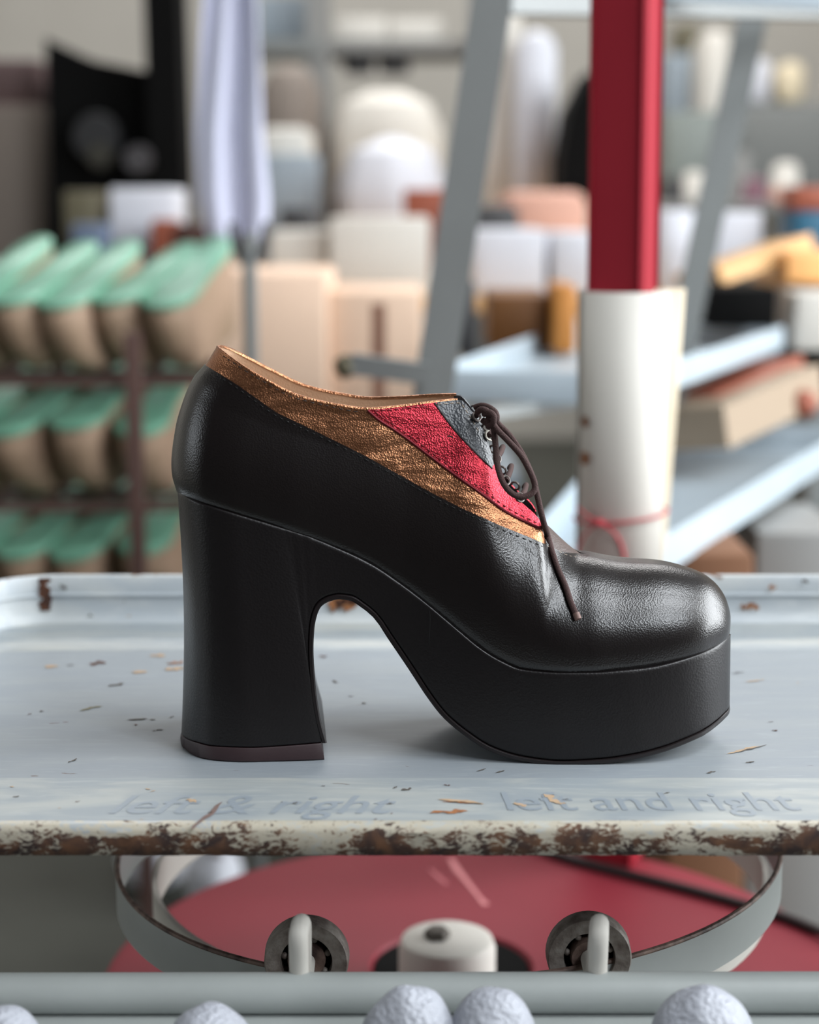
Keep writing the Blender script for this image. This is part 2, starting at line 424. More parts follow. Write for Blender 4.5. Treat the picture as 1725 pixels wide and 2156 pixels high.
# ------------------------------------------------------------------ the shoe
YM = 0.04
def side(px, py, y): return at(px, py, y + .8)
UK = [  # k, feather px, py, top px, py, half width, top half width
 (0, 374, 1034, 455, 732, 0, 0), (.004, 374.5, 1035, 456.5, 733, .0065, .004), (.01, 377, 1036, 459, 735, .0110, .0065), (.03, 386, 1041, 467, 741, .0185, .0110),
 (.06, 405, 1050, 482, 752, .0245, .016), (.10, 440, 1063, 508, 770, .029, .020), (.16, 510, 1085, 560, 801, .031, .0235),
 (.24, 600, 1112, 630, 835, .031, .025), (.32, 690, 1145, 710, 854, .030, .025), (.38, 772, 1182, 775, 862, .0295, .024),
 (.44, 844, 1229, 850, 856, .030, .020), (.50, 912, 1280, 912, 848, .032, .016), (.55, 960, 1320, 968, 843, .034, .012),
 (.58, 997, 1353, 988, 860, .0355, .013), (.62, 1038, 1383, 1020, 918, .0375, .0155), (.66, 1075, 1401, 1046, 990, .039, .0175),
 (.70, 1103, 1410, 1088, 1048, .040, .0185), (.74, 1145, 1415, 1138, 1100, .041, .0195), (.76, 1165, 1416, 1151, 1144, .0415, .0185),
 (.80, 1205, 1417, 1195, 1165, .042, .011), (.83, 1245, 1416, 1234, 1168, .0418, 0), (.87, 1306, 1412, 1310, 1181, .040, 0),
 (.91, 1370, 1404, 1387, 1186, .0375, 0), (.94, 1430, 1391, 1448, 1199, .034, 0), (.965, 1475, 1376, 1494, 1219, .029, 0),
 (.98, 1503, 1362, 1519, 1246, .0225, 0), (.99, 1522, 1350, 1532, 1275, .0155, 0), (.997, 1532, 1339, 1537, 1304, .008, 0), (1, 1535, 1333, 1536, 1326, 0, 0)]
BACK = ([0, .116, .21, .374, .503, .642, .785, .88, 1], [0, -19, -28, -36, -39, -37, -29, -13, 0])
def ks(n, lo=0.0, hi=1.0):
    """stations, dense towards both ends"""
    return [lo + (hi - lo) * (.5 - .5 * math.cos(math.pi * i / n)) for i in range(n + 1)]
def upper_pt(k, v, inset=0):
    a = smooth_keys(UK, k); fx, fy, tx, ty, w, wt = a
    w = max(w, 0); wt = max(wt, 0)
    px = fx + (tx - fx) * v; py = fy + (ty - fy) * v
    fall = max(0, 1 - k / .30); fall = fall * fall * (3 - 2 * fall)
    bx = smooth_keys([(x, y) for x, y in zip(*BACK)], v)[0] * fall
    px += bx
    p = 2.1; q = 1.75
    y = math.sqrt(wt * wt + max(w * w - wt * wt, 0) * max(1 - v ** p, 0) ** (2 / q))
    y *= 1 + .05 * math.sin(math.pi * min(1, v * 1.4)) if v < .7 else 1
    if v < .04: y -= .0010 * (1 - v / .04) * min(1, w / .02)
    y = max(0, y - inset)
    P = side(px, py, YM - y)
    return P, px, py, y
NK = 200; NV = 56
def vs_(n): return [math.sin(i / n * math.pi / 2) ** 1.0 * .35 + (i / n) * .65 for i in range(n + 1)]
class Patch:
    def __init__(s): s.v = []; s.t = []   # v = (co, px, py, side)
up = Patch(); kk = ks(NK); vv = vs_(NV)
for sgn in (-1, 1):
    base = len(up.v)
    for k in kk:
        for v in vv:
            P, px, py, y = upper_pt(k, v)
            up.v.append((Vector((P.x, YM + sgn * y, P.z)), px, py, sgn))
    m = NV + 1
    for i in range(NK):
        for j in range(NV):
            a = base + i * m + j; q = (a, a + 1, a + m + 1, a + m)
            if sgn > 0: q = q[::-1]
            up.t += [(q[0], q[1], q[2]), (q[0], q[2], q[3])]
def clip(pa, f):
    """split a triangle patch along f(px, py, side) = 0, returns (positive, negative)"""
    vals = [f(v[1], v[2], v[3]) for v in pa.v]
    res = []
    for s in (1, -1):
        out = Patch(); remap = {}; cut = {}
        def vid(i):
            if i not in remap: remap[i] = len(out.v); out.v.append(pa.v[i])
            return remap[i]
        def eid(i, j):
            key = (min(i, j), max(i, j))
            if key not in cut:
                i, j = key; t = vals[i] / (vals[i] - vals[j]); a, b = pa.v[i], pa.v[j]
                cut[key] = len(out.v)
                out.v.append((a[0].lerp(b[0], t), a[1] + (b[1] - a[1]) * t, a[2] + (b[2] - a[2]) * t, a[3]))
            return cut[key]
        for t in pa.t:
            poly = []
            for q in range(3):
                i, j = t[q], t[(q + 1) % 3]; a, b = vals[i] * s, vals[j] * s
                if a >= 0: poly.append(vid(i))
                if (a >= 0) != (b >= 0): poly.append(eid(i, j))
            for q in range(1, len(poly) - 1): out.t.append((poly[0], poly[q], poly[q + 1]))
        res.append(out)
    return res
L1 = ([430, 434, 502, 583, 665, 762, 827, 898, 970, 1051, 1115, 1149, 1152], [768, 770, 812, 869, 908, 956, 992, 1032, 1069, 1106, 1132, 1147, 900])
L2 = ([770, 775, 800, 827, 860, 911, 962, 1013, 1064, 1115, 1139, 1150], [700, 863, 884, 901, 924, 963, 1001, 1037, 1075, 1101, 1112, 1060])
L3 = ([912, 915, 937, 962, 1000, 1036, 1045, 1060], [700, 848, 879, 910, 951, 987, 950, 900])
f1 = lambda x, y, s: y - pl(*L1, x)
f2 = lambda x, y, s: y - pl(*L2, x)
f3 = lambda x, y, s: y - pl(*L3, x)
black, rest = clip(up, f1)
bronze, rest = clip(rest, f2)
red, grey = clip(rest, f3)
shoe = thing('platform_shoe', 'black leather platform lace-up shoe with block heel and bronze and red stripes, standing in tray', 'shoe', (0, YM, 0))
bvh = BVHTree.FromPolygons([v[0] for v in up.v if True], [t for t in up.t if up.v[t[0]][3] < 0 and up.v[t[1]][3] < 0])
def patch_obj(name, pa, m, off=0, thick=.0011, parent=shoe, label=None):
    mb = MB(); mb.v = [v[0].copy() for v in pa.v]; mb.f = list(pa.t)
    import bmesh
    o = obj(name, mb, m, parent, True, 60)
    me = o.data
    b = bmesh.new(); b.from_mesh(me); bmesh.ops.remove_doubles(b, verts=b.verts, dist=2e-5)
    bmesh.ops.dissolve_degenerate(b, edges=b.edges, dist=1e-6)
    # make normals face outwards: away from shoe mid-line and up
    b.normal_update()
    s = sum((f.normal.dot(Vector((0, f.calc_center_median().y, .3)))) * f.calc_area() for f in b.faces)
    if s < 0: bmesh.ops.reverse_faces(b, faces=b.faces)
    b.normal_update()
    if off:
        for v in b.verts: v.co += v.normal * off
    if thick:   # give the panel its leather thickness inwards
        b.normal_update()
        ed = [e for e in b.edges if e.is_boundary]
        inner = {}
        for v in list(b.verts):
            if any(e.is_boundary for e in v.link_edges):
                inner[v] = b.verts.new(v.co - v.normal * thick)
        for e in ed:
            a, c = e.verts
            l = e.link_loops[0]
            if l.vert == a: q = (c, a, inner[a], inner[c])
            else: q = (a, c, inner[c], inner[a])
            try:
                nf = b.faces.new(q); nf.smooth = True
            except ValueError: pass
    b.to_mesh(me); b.free()
    me.polygons.foreach_set('use_smooth', [True] * len(me.polygons))
    me.set_sharp_from_angle(angle=R(50))
    if label: o['label'] = label
    return o
patch_obj('upper', black, M['black_leather'], .0005, .0013)
patch_obj('quarter_panel', bronze, M['bronze'], 0, .0011, label='bronze metallic quarter panel along the topline')
def one_side(pa, s):
    o = Patch(); o.v = pa.v; o.t = [t for t in pa.t if pa.v[t[0]][3] == s]
    used = sorted({i for t in o.t for i in t}); mp = {i: k for k, i in enumerate(used)}
    o.v = [pa.v[i] for i in used]; o.t = [tuple(mp[i] for i in t) for t in o.t]; return o
for s_ in (-1, 1):
    patch_obj('stripe_panel', one_side(red, s_), M['red_metal'], .0004, .0011, label='red metallic stripe panel')
    patch_obj('lace_facing', one_side(grey, s_), M['grey_leather'], .0007, .0011, label='dark grey leather lace facing')
# lining: an inner skin and the turned rim along the topline
li = MB()
kl = [k for k in ks(160, 0, .545)]; vl = [i / 16 * .6 + .4 for i in range(17)]
for sgn in (-1, 1):
    base = len(li.v)
    for k in kl:
        for v in vl:
            P, px, py, y = upper_pt(k, v, .0013)
            li.v.append(Vector((P.x + .0013 * max(0, 1 - k / .1), YM + sgn * y, P.z + (.0006 if v == 1 else 0))))
    n = len(vl)
    for i in range(len(kl) - 1):
        for j in range(n - 1):
            a = base + i * n + j; li.f.append((a, a + 1, a + n + 1, a + n))
lo = obj('lining', li, M['lining'], shoe, True, 70); lo['label'] = 'pale gold leather lining'
rim = MB()
for sgn in (-1, 1):
    base = len(rim.v); n = 5
    kr = [k for k in kl if k < .545]
    for k in kr:
        Po, _, _, yo = upper_pt(k, 1.0)
        Pi, _, _, yi = upper_pt(k, 1.0, .0016)
        Po = Vector((Po.x, YM + sgn * yo, Po.z)); Pi = Vector((Pi.x + .0016 * max(0, 1 - k / .06), YM + sgn * yi, Pi.z))
        for j in range(n):
            a = math.pi * j / (n - 1); c = (Po + Pi) / 2; h = (Po - Pi) / 2
            rim.v.append(c + h * math.cos(a) * 1.1 + Vector((0, 0, .0011)) * math.sin(a))
    for i in range(len(kr) - 1):
        for j in range(n - 1):
            a = base + i * n + j; rim.f.append((a, a + 1, a + n + 1, a + n))
fb = MB(); kf = ks(60, .54, .77)
for sgn in (-1, 1):
    base = len(fb.v)
    for k in kf:
        for v in vl:
            P, px, py, y = upper_pt(k, v, .0014); fb.v.append(Vector((P.x, YM + sgn * y, P.z)))
    n = len(vl)
    for i in range(len(kf) - 1):
        for j in range(n - 1):
            a = base + i * n + j; fb.f.append((a, a + 1, a + n + 1, a + n))
obj('facing_backing', fb, M['grey_leather'], shoe, True, 70)
ro = obj('topline_binding', rim, M['bronze'], shoe, True, 70)
# insole
ins = MB()
for k in ks(50, .01, .8):
    a = smooth_keys(UK, k); P = side(a[0], a[1], YM - a[4]); 
    ins.v += [Vector((P.x, YM - a[4] * .85, P.z + .006)), Vector((P.x, YM + a[4] * .85, P.z + .006))]
ins.f = [(2 * i, 2 * i + 1, 2 * i + 3, 2 * i + 2) for i in range(50)]
obj('insole', ins, M['lining'], shoe)
# tongue
tg = MB(); TG = [(950, 852), (972, 852), (988, 866), (1021, 924), (1047, 990), (1090, 1050), (1134, 1090), (1158, 1110), (1180, 1131), (1205, 1153), (1245, 1182)]
tp = catmull([Vector((a, b, 0)) for a, b in TG], 6); nn = 14
for q in tp:
    P = side(q.x, q.y, YM)
    for j in range(nn + 1):
        t = j / nn * 2 - 1; w = .021
        tg.v.append(Vector((P.x - .006 * t * t, YM + w * t, P.z - .013 * t * t)))
for i in range(len(tp) - 1):
    for j in range(nn):
        a = i * (nn + 1) + j; tg.f.append((a, a + 1, a + nn + 2, a + nn + 1))
to = obj('tongue', tg, M['tongue'], shoe); sm = to.modifiers.new('thickness', 'SOLIDIFY'); sm.thickness = .0016; sm.offset = -1

SK = [ # sole unit: k, feather px, py, bottom px, py, half width
 (0, 374, 1035, 382, 1546, 0), (.004, 374.5, 1036, 382.5, 1547, .0068), (.01, 376, 1037, 384, 1549, .0115), (.03, 385, 1042, 393, 1556, .019), (.06, 404, 1051, 412, 1563, .0253),
 (.10, 440, 1064, 450, 1572, .0297), (.16, 500, 1083, 530, 1575, .0317), (.21, 550, 1098, 600, 1571, .0317), (.25, 590, 1110, 662, 1566, .0314),
 (.265, 600, 1113, 677, 1564, .0312), (.28, 607, 1115, 663, 1510, .0311), (.30, 616, 1118, 653, 1438, .031), (.32, 628, 1122, 649, 1366, .031),
 (.335, 640, 1126, 651, 1323, .0309), (.345, 650, 1129, 657, 1292, .0309), (.355, 662, 1134, 668, 1270, .0308), (.37, 682, 1142, 690, 1256, .0307),
 (.385, 705, 1152, 714, 1251, .0306), (.40, 735, 1165, 740, 1254, .0306), (.42, 772, 1183, 769, 1271, .0306), (.44, 800, 1199, 797, 1295, .0307), (.46, 835, 1223, 826, 1338, .031),
 (.49, 880, 1256, 870, 1403, .0318), (.53, 930, 1297, 913, 1468, .0338), (.56, 970, 1331, 941, 1503, .0355), (.60, 1010, 1364, 985, 1540, .0377),
 (.64, 1055, 1392, 1038, 1573, .0397), (.68, 1103, 1411, 1103, 1593, .0413), (.73, 1184, 1417, 1184, 1602, .0428), (.78, 1245, 1417, 1265, 1598, .0429),
 (.84, 1306, 1413, 1340, 1587, .0422), (.89, 1370, 1406, 1395, 1573, .0400), (.93, 1430, 1392, 1445, 1554, .0362), (.96, 1475, 1377, 1485, 1535, .0305),
 (.98, 1505, 1363, 1511, 1516, .0235), (.99, 1523, 1351, 1526, 1502, .0165), (.997, 1534, 1341, 1535, 1491, .0085), (1, 1539, 1335, 1537, 1483, 0)]
FLK = [(0, 0), (.03, .3), (.08, .8), (.14, 1), (.19, .88), (.25, .64), (.265, .56), (.28, .48), (.30, .38), (.32, .27), (.335, .19), (.345, .14), (.355, .10), (.37, .07), (.40, .03), (.46, 0), (1, 0)]
def flare(k): return .0078 * smooth_keys(FLK, k)[0]
def far_tuck(k): return .0058 * smooth_keys([(0, 0), (.2, 0), (.25, 1), (.33, 1), (.40, .2), (.45, 0), (1, 0)], k)[0]
def unit_pt(k, v):
    """v = 0 bottom, 1 feather line"""
    tx, ty, bx, by, w = smooth_keys(SK, k); w = max(w, 0)
    px = bx + (tx - bx) * v; py = by + (ty - by) * v
    px += 9 * math.sin(math.pi * v) * max(0, 1 - k / .2)
    w += flare(k) * (1 - v)
    P = side(px, py, YM - w)
    # turned edges
    h = math.hypot(tx - bx, ty - by) * .00023; r = .0014
    for dist in (v * h, (1 - v) * h):
        if dist < r: w -= (r * .8) * (1 - math.sqrt(max(0, 1 - (1 - dist / r) ** 2)))
    return P, max(w, 0)
KU = sorted(set([round(x, 5) for x in ks(150, 0, 1)] + [.265 + .001 * i for i in range(0, 150)] + [.265]))
NU = 40
def uv_(n, h=.1):
    out = []
    for i in range(n + 1): out.append(i / n)
    e = [0, .002, .005, .009, .013, .018]
    return sorted(set(e + [1 - x for x in e] + out))
UV = uv_(24); un = MB(); m = len(UV)
for sgn in (-1, 1):
    base = len(un.v)
    for k in KU:
        for v in UV:
            P, w = unit_pt(k, v); un.v.append(Vector((P.x - (far_tuck(k) * (1 - v) if sgn > 0 else 0), YM + sgn * w, P.z)))
    for i in range(len(KU) - 1):
        for j in range(m - 1):
            a = base + i * m + j; un.f.append((a, a + 1, a + m + 1, a + m))
half = len(KU) * m
for i in range(len(KU) - 1):
    for j in (0, m - 1):
        a = i * m + j; b = a + m; un.f.append((a, b, b + half, a + half))
obj('platform_and_heel', un, M['wrap_leather'], shoe, True, 42)
# outsole strip from breast over the arch to the toe
def bottom_curve(k):
    tx, ty, bx, by, w = smooth_keys(SK, k); w = max(w, 0) + flare(k); P = side(bx, by, YM - w); return P, w
osm = MB(); kos = [k for k in KU if k >= .265 - 1e-6]
for k in kos:
    P, w = bottom_curve(k); A, _ = bottom_curve(max(.2651, k - .002)); B, _ = bottom_curve(min(1, k + .002))
    t = Vector((B.x - A.x, 0, B.z - A.z)).normalized(); nrm = Vector((t.z, 0, -t.x))
    if k < .268: nrm = Vector((1, 0, 0))
    pr = .0007 if w > .004 else 0
    th = .0026
    ring = [(-w, .0002), (-(w + pr), .0006), (-(w + pr), th - .0006), (-w, th), (w, th), (w + pr, th - .0006), (w + pr, .0006), (w, .0002)]
    if k > .96: nrm = Vector((.12, 0, -.99)).normalized()
    for y, n_ in ring:
        q = Vector((P.x, YM + y, P.z)) + nrm * n_
        if y > 0: q.x -= far_tuck(k)
        q.z = max(q.z, .0001); osm.v.append(q)
for i in range(len(kos) - 1):
    for j in range(8): osm.f.append((i * 8 + j, i * 8 + (j + 1) % 8, i * 8 + 8 + (j + 1) % 8, i * 8 + 8 + j))
osm.f += [tuple(range(8)), tuple(range(len(osm.v) - 8, len(osm.v)))]
oo = obj('outsole', osm, M['outsole'], shoe, True, 35)
# heel tip
ht = MB(); kh = [k for k in KU if k <= .265 + 1e-6]
for k in kh:
    P, w = bottom_curve(k)
    w2 = w + .0004
    for y, z in ((-w2 + .0003, P.z), (-w2 - .0002, P.z - .0007), (-w2 - .0006, .0008), (-w2, .0001), (w2, .0001), (w2 + .0006, .0008), (w2 + .0002, P.z - .0007), (w2 - .0003, P.z)):
        if w < 1e-5: y = 0
        xo = (.0014 if z < .001 else 0) * max(0, (k - .2) / .065) - (.0004 if k < .02 else 0)
        ht.v.append(Vector((P.x + xo - (far_tuck(k) if y > 0 else 0), YM + y, z)))
for i in range(len(kh) - 1):
    for j in range(8): ht.f.append((i * 8 + j, i * 8 + (j + 1) % 8, i * 8 + 8 + (j + 1) % 8, i * 8 + 8 + j))
ht.f += [tuple(range(8)), tuple(range(len(ht.v) - 8, len(ht.v)))]
ho = obj('heel_tip', ht, M['heel_tip'], shoe, True, 35); ho['label'] = 'dark brown heel tip'

def hit(px, py, off=.0, y=None):
    d = ray(px, py); r = bvh.ray_cast(CAM, d)
    if r[0] is None or r[0].y > YM + .001:
        return side(px, py, y if y is not None else YM - .012)
    return r[0] - d * off
def stitches(name, pts, m, off=(0, 0), L=.0019, gap=.0011, r=.00024):
    path = []
    cp = catmull([Vector((a, b, 0)) for a, b in pts], 30)
    for q in cp:
        p = hit(q.x + off[0], q.y + off[1], .0009); path.append(p)
    mb = MB(); acc = 0; cur = []; on = True
    for i in range(len(path) - 1):
        a, b = path[i], path[i + 1]; d = (b - a).length
        if d > .01 or d < 1e-7: cur = []; continue
        acc += d
        if on: cur.append(a)
        if on and acc > L:
            if len(cur) > 1:
                cur[0] = cur[0] + Vector((0, .0004, 0)); cur[-1] = cur[-1] + Vector((0, .0004, 0))
                mb.tube(cur, r, 5)
            cur = []; on = False; acc = 0
        elif not on and acc > gap: on = True; acc = 0
    return obj(name, mb, m, shoe, True)
L1p = [(a, b) for a, b in zip(*L1)][1:-1]; L2p = [(a, b) for a, b in zip(*L2)][1:-1]; L3p = [(a, b) for a, b in zip(*L3)][1:6]
st = stitches('stitching', L1p, M['thread_dark'], (-1.5, 6))
st = stitches('stitching', L2p, M['thread_red'], (5, -6)); st['label'] = 'pink stitching along the red stripe'
stitches('stitching', [(790, 864), (827, 862), (876, 857), (903, 855)], M['thread_red'])
st = stitches('stitching', [(922, 851), (940, 850), (968, 849), (980, 862), (998, 890), (1012, 917)], M['thread']); st['label'] = 'pale stitching on the lace facing'
st = stitches('stitching', [(1153, 1150), (1170, 1157), (1195, 1169), (1217, 1173), (1232, 1171)], M['thread']); st['label'] = 'pale stitching at the throat of the vamp'
stitches('stitching', [(470, 750), (522, 784), (560, 806), (616, 836), (691, 855), (746, 866), (765, 866)], M['thread_dark'], r=.0002)
# edge seams: dark folded lips between the panels
def lip(pts, m, off, r=.0006, name='seam'):
    cp = catmull([Vector((a, b, 0)) for a, b in pts], 10)
    return obj(name, MB().tube([hit(q.x + off[0], q.y + off[1], .0003) for q in cp], r, 8), m, shoe)
lip(L2p, mat('red_seam', (110, 22, 32), .45, metal=.5), (0, 1), .0007)
lip(L3p, M['outsole'], (0, 0), .0006)

# laces
lace_r = .0015
def lace(name, pts, r=lace_r, smoothn=8):
    """pts: (px, py, y) where y is world depth or None to lie on the upper"""
    ps = []
    for a, b, y in pts: ps.append(hit(a, b, .0022) if y is None else side(a, b, y))
    return MB().tube(catmull(ps, smoothn), r, 10)
nl = YM - .021
lc = lace('loop', [(1032, 878, nl), (1045, 902, nl - .004), (1072, 930, nl - .007), (1097, 958, nl - .008), (1114, 988, nl - .009), (1126, 1017, nl - .010), (1123, 1036, nl - .011), (1102, 1046, nl - .012),
    (1080, 1040, nl - .012), (1060, 1017, nl - .011), (1048, 980, nl - .008), (1044, 940, nl - .004), (1040, 902, nl - .002), (1034, 882, nl)])
lf = lace('end', [(1036, 872, nl), (1050, 893, nl), (1072, 915, nl - .001), (1092, 943, nl - .002), (1106, 968, nl - .004), (1122, 1005, nl - .006), (1131, 1040, nl - .007), (1143, 1093, nl - .0075), (1153, 1126, None), (1163, 1162, None),
    (1176, 1200, None), (1191, 1234, None), (1202, 1267, None), (1216, 1299, None)], [lace_r] * 1 if False else lace_r)
lc.add(lf.v, lf.f)
for pts in ([(1005, 868, nl + .002), (1014, 862, nl - .002), (1026, 866, nl - .004), (1034, 880, nl - .003), (1028, 892, nl), (1016, 884, nl + .002)],
            [(1000, 858, YM - .008), (1014, 854, YM - .010), (1030, 858, YM - .014), (1043, 868, YM - .02), (1046, 882, YM - .022), (1038, 890, YM - .02)],
            [(1010, 860, YM + .008), (1024, 857, YM), (1038, 864, YM - .01), (1044, 874, YM - .018), (1036, 884, YM - .024), (1024, 878, YM - .024)],
            [(1020, 872, YM - .02), (1030, 868, YM - .026), (1040, 876, YM - .028), (1038, 892, YM - .027), (1028, 898, YM - .022)],
            [(1038, 888, YM - .024), (1042, 905, YM - .024), (1041, 925, YM - .021)]):
    t = lace('k', pts); lc.add(t.v, t.f)
# crossing bars over the tongue
for (a, b, c, e) in ((1003, 876, 1012, 862), (1030, 917, 1038, 896), (1046, 968, 1056, 944), (1066, 1012, 1074, 984), (1098, 1048, 1105, 1024)):
    t = lace('x', [(a, b, YM - .0155), (a + 3, b - 7, YM - .0125), ((a + c) / 2 + 4, (b + e) / 2 - 4, YM), (c + 3, e - 3, YM + .014), (c - 1, e + 2, YM + .018)], .0014); lc.add(t.v, t.f)
obj('shoelace', lc, M['lace'], shoe, True, 60)
tipm = lace('tip', [(1213, 1291, None), (1218, 1304, None)], .0017); ao = obj('lace_tip', tipm, mat('frayed_lace_tip', (112, 86, 78), .6), shoe)
for (a, b, y) in ((1003, 878, YM - .0145), (1029, 918, YM - .0150), (1045, 966, YM - .0155), (1064, 1012, YM - .016), (1094, 1048, YM - .0175)):
    for s in (-1, 1):
        P = side(a, b, y); P = Vector((P.x, P.y if s < 0 else 2 * YM - P.y, P.z))
        nrm = Vector((.55, -.72 * (1 if s < 0 else -1), .42)).normalized(); x = nrm.orthogonal().normalized(); y2 = nrm.cross(x)
        e = MB().tube([P + nrm * .0005 + (x * math.cos(t) + y2 * math.sin(t)) * .0022 for t in [i * math.pi / 10 for i in range(20)]], .0006, 6, closed=True)
        obj('eyelet', e, M['eyelet_pale' if (a == 1029 and s < 0) else 'eyelet'], shoe)
# short side seam on the covered platform
def unit_side(px, py, k):
    w = smooth_keys(SK, k)[4]; return side(px, py, YM - w - .00005)
obj('wrap_seam', MB().tube([unit_side(905 + 1 * math.sin(i), 1285 + i * 15, .51) for i in range(11)], .00022, 5), M['thread_dark'], shoe)

# ------------------------------------------------------------------ the tray it stands on
TX0, TX1, TYF, TYB = -.267, .40, -.088, .275
tray = thing('metal_tray', 'worn pale grey enamelled tray with rusty front edge and raised back rim, carrying the shoe', 'tray', ((TX0 + TX1) / 2, .1, -.013))
RC = .045
def corner_path(inset=0, y0=-.05, n=14):
    x0, x1, yb, r = TX0 + inset * (.15 if inset > .02 else 1 - .85 * max(0, inset) / .02), TX1 - inset, TYB - inset, max(RC - inset, .02)
    p = [(x0, y0)]
    p += [(x0 + r - r * math.cos(a), yb - r + r * math.sin(a)) for a in [i / n * math.pi / 2 for i in range(n + 1)]]
    p += [(x1 - r + r * math.sin(a), yb - r + r * math.cos(a)) for a in [i / n * math.pi / 2 for i in range(n + 1)]]
    p += [(x1, y0)]
    return p
FY = -.025   # where the floor meets the front flange
BI = .062    # width of the worn band round the floor
# floor
poly = corner_path(BI, FY)
b = MB().slab(poly[::-1], -.012, 0.0); obj('tray_floor', b, M['tray_floor'], tray, False)
# band round the floor rising to the rim, and the rim with its groove and bead
prof = [(BI, -.0002), (BI - .001, .0004), (.030, .0010), (.012, .0022), (.006, .0036), (.0025, .0062), (.0008, .010), (0, .0150), (-.0002, .0192), (.0010, .0200), (.0010, .0210), (-.0004, .0218), (-.0008, .0300), (-.0020, .0325), (-.0045, .0330), (-.0062, .0315), (-.0068, .0285), (-.0050, -.012)]
def sweep(prof):
    b = MB(); n = None
    for inset, z in prof:
        pth = corner_path(inset, -.03); n = len(pth)
        b.v += [Vector((x, y, z)) for x, y in pth]
    for i in range(len(prof) - 1):
        for j in range(n - 1): b.f.append((i * n + j, i * n + j + 1, (i + 1) * n + j + 1, (i + 1) * n + j))
    return b
obj('floor_band', sweep(prof[:5]), M['tray_band'], tray)
ro_ = obj('rim', sweep(prof[4:]), M['tray_rim'], tray)
# front flange and its turned edge
b = MB(); xs = [TX0 - .005 + (TX1 - TX0 + .01) * i / 160 for i in range(161)]
pf = [(FY + .001, -.0004), (FY, .0007), (-.082, .0007)]
for y, z in pf: b.v += [Vector((x, y, z)) for x in xs]
n = len(xs)
for i in range(len(pf) - 1):
    for j in range(n - 1): b.f.append((i * n + j, i * n + j + 1, (i + 1) * n + j + 1, (i + 1) * n + j))
obj('front_flange', b, M['tray_band'], tray)
b = MB(); pf = [(-.0815, .0007), (-.085, .0004), (-.0872, -.0006), (-.0885, -.0025), (-.0888, -.0085), (-.0882, -.0120), (-.0868, -.0135), (-.083, -.0135), (-.080, -.012)]
for q, (y, z) in enumerate(pf):
    for x in xs:
        d = .0006 * noise.noise(Vector((x * 40, q * .5, 0))) + .0004 * noise.noise(Vector((x * 160, q, 3)))
        b.v.append(Vector((x, y - (d if 2 < q < 7 else 0), z + (d if q > 3 else 0))))
for i in range(len(pf) - 1):
    for j in range(n - 1): b.f.append((i * n + j, i * n + j + 1, (i + 1) * n + j + 1, (i + 1) * n + j))
fe = obj('front_edge', b, M['tray_front'], tray); fe['label'] = 'rusted turned-down front edge'
b = MB().box(((TX0 + TX1) / 2, (-.083 + TYB) / 2, -.0115), (TX1 - TX0 - .01, TYB + .083 - .01, .002)); obj('underside', b, M['grey_dark'], tray, False)

# marks on the enamel: chips, rust and scratches with their own outlines
def mark(px0, py0, px1, py1, width, m, plane='z', seed=0, taper=True, z=.00025, rough=.35, name='rust_spot', n=18):
    if plane == 'z': a = onz(px0, py0, z); b_ = onz(px1, py1, z)
    else: a = at(px0, py0, plane + .8); b_ = at(px1, py1, plane + .8)
    d = b_ - a; L = d.length; t = d.normalized(); nr = Vector((0, 0, 1)) if plane == 'z' else Vector((0, -1, 0)); s = nr.cross(t).normalized()
    mb = MB(); A = []; B = []
    for i in range(n + 1):
        u = i / n; w = width * (math.sin(math.pi * u) ** .5 if taper else 1)
        n1 = noise.noise(Vector((u * 7 + seed * 9, seed * 3.3, 0))) * rough * 2; n2 = noise.noise(Vector((u * 7 + seed * 5, 9 + seed, 4))) * rough * 2
        mid = a + d * u + s * width * (.8 if taper else .18) * noise.noise(Vector((u * 2.5, seed * 7, 1)))
        A.append(mid + s * w * (.5 + n1)); B.append(mid - s * w * (.5 + n2))
    h = nr * .00012
    mb.v = [p + h for p in A] + [p + h for p in B]
    mb.f = [(i, i + 1, n + 2 + i, n + 1 + i) for i in range(n)]
    return obj(name, mb, m, tray, False)
W_ = -.0 + .0011
mark(404, 1748, 468, 1688, .0022, mat('scratch_brown', (112, 92, 86), .8), seed=1, z=.0009, name='scratch', rough=.25)
mark(905, 1712, 985, 1706, .0038, M['rust_orange'], seed=2, z=.0009)
mark(922, 1683, 1022, 1692, .0028, M['tan_mark'], seed=3, z=.0009)
mark(930, 1688, 1018, 1692, .0012, M['rust_orange'], seed=31, z=.0009)
mark(391, 1685, 416, 1687, .0030, M['tan_mark'], seed=4, z=.0009)
mark(845, 1664, 868, 1660, .0022, M['dark_mark'], seed=5, z=.0009)
mark(1083, 1690, 1110, 1698, .0030, M['tan_mark'], seed=6, z=.0009)
mark(1145, 1672, 1182, 1694, .0032, M['tan_mark'], seed=36, z=.0009, rough=.5)
mark(188, 1397, 224, 1395, .0065, M['rust'], seed=7, rough=.2)
mark(228, 1445, 262, 1438, .0030, M['dark_mark'], seed=8)
mark(168, 1496, 214, 1486, .0026, mat('olive_mark', (120, 114, 88), .8), seed=9)
mark(268, 1516, 312, 1513, .0020, M['dark_mark'], seed=10); mark(314, 1515, 328, 1515, .0012, M['dark_mark'], seed=11)
mark(318, 1538, 346, 1536, .0012, M['dark_mark'], seed=12); mark(352, 1397, 388, 1394, .004, M['rust_orange'], seed=13, rough=.5)
mark(350, 1412, 386, 1406, .006, M['tan_mark'], seed=14, rough=.5); mark(285, 1418, 305, 1412, .006, M['tan_mark'], seed=15)
mark(98, 1406, 116, 1400, .006, M['tan_mark'], seed=16, rough=.5); mark(322, 1378, 346, 1382, .006, M['tan_mark'], seed=17, rough=.5)
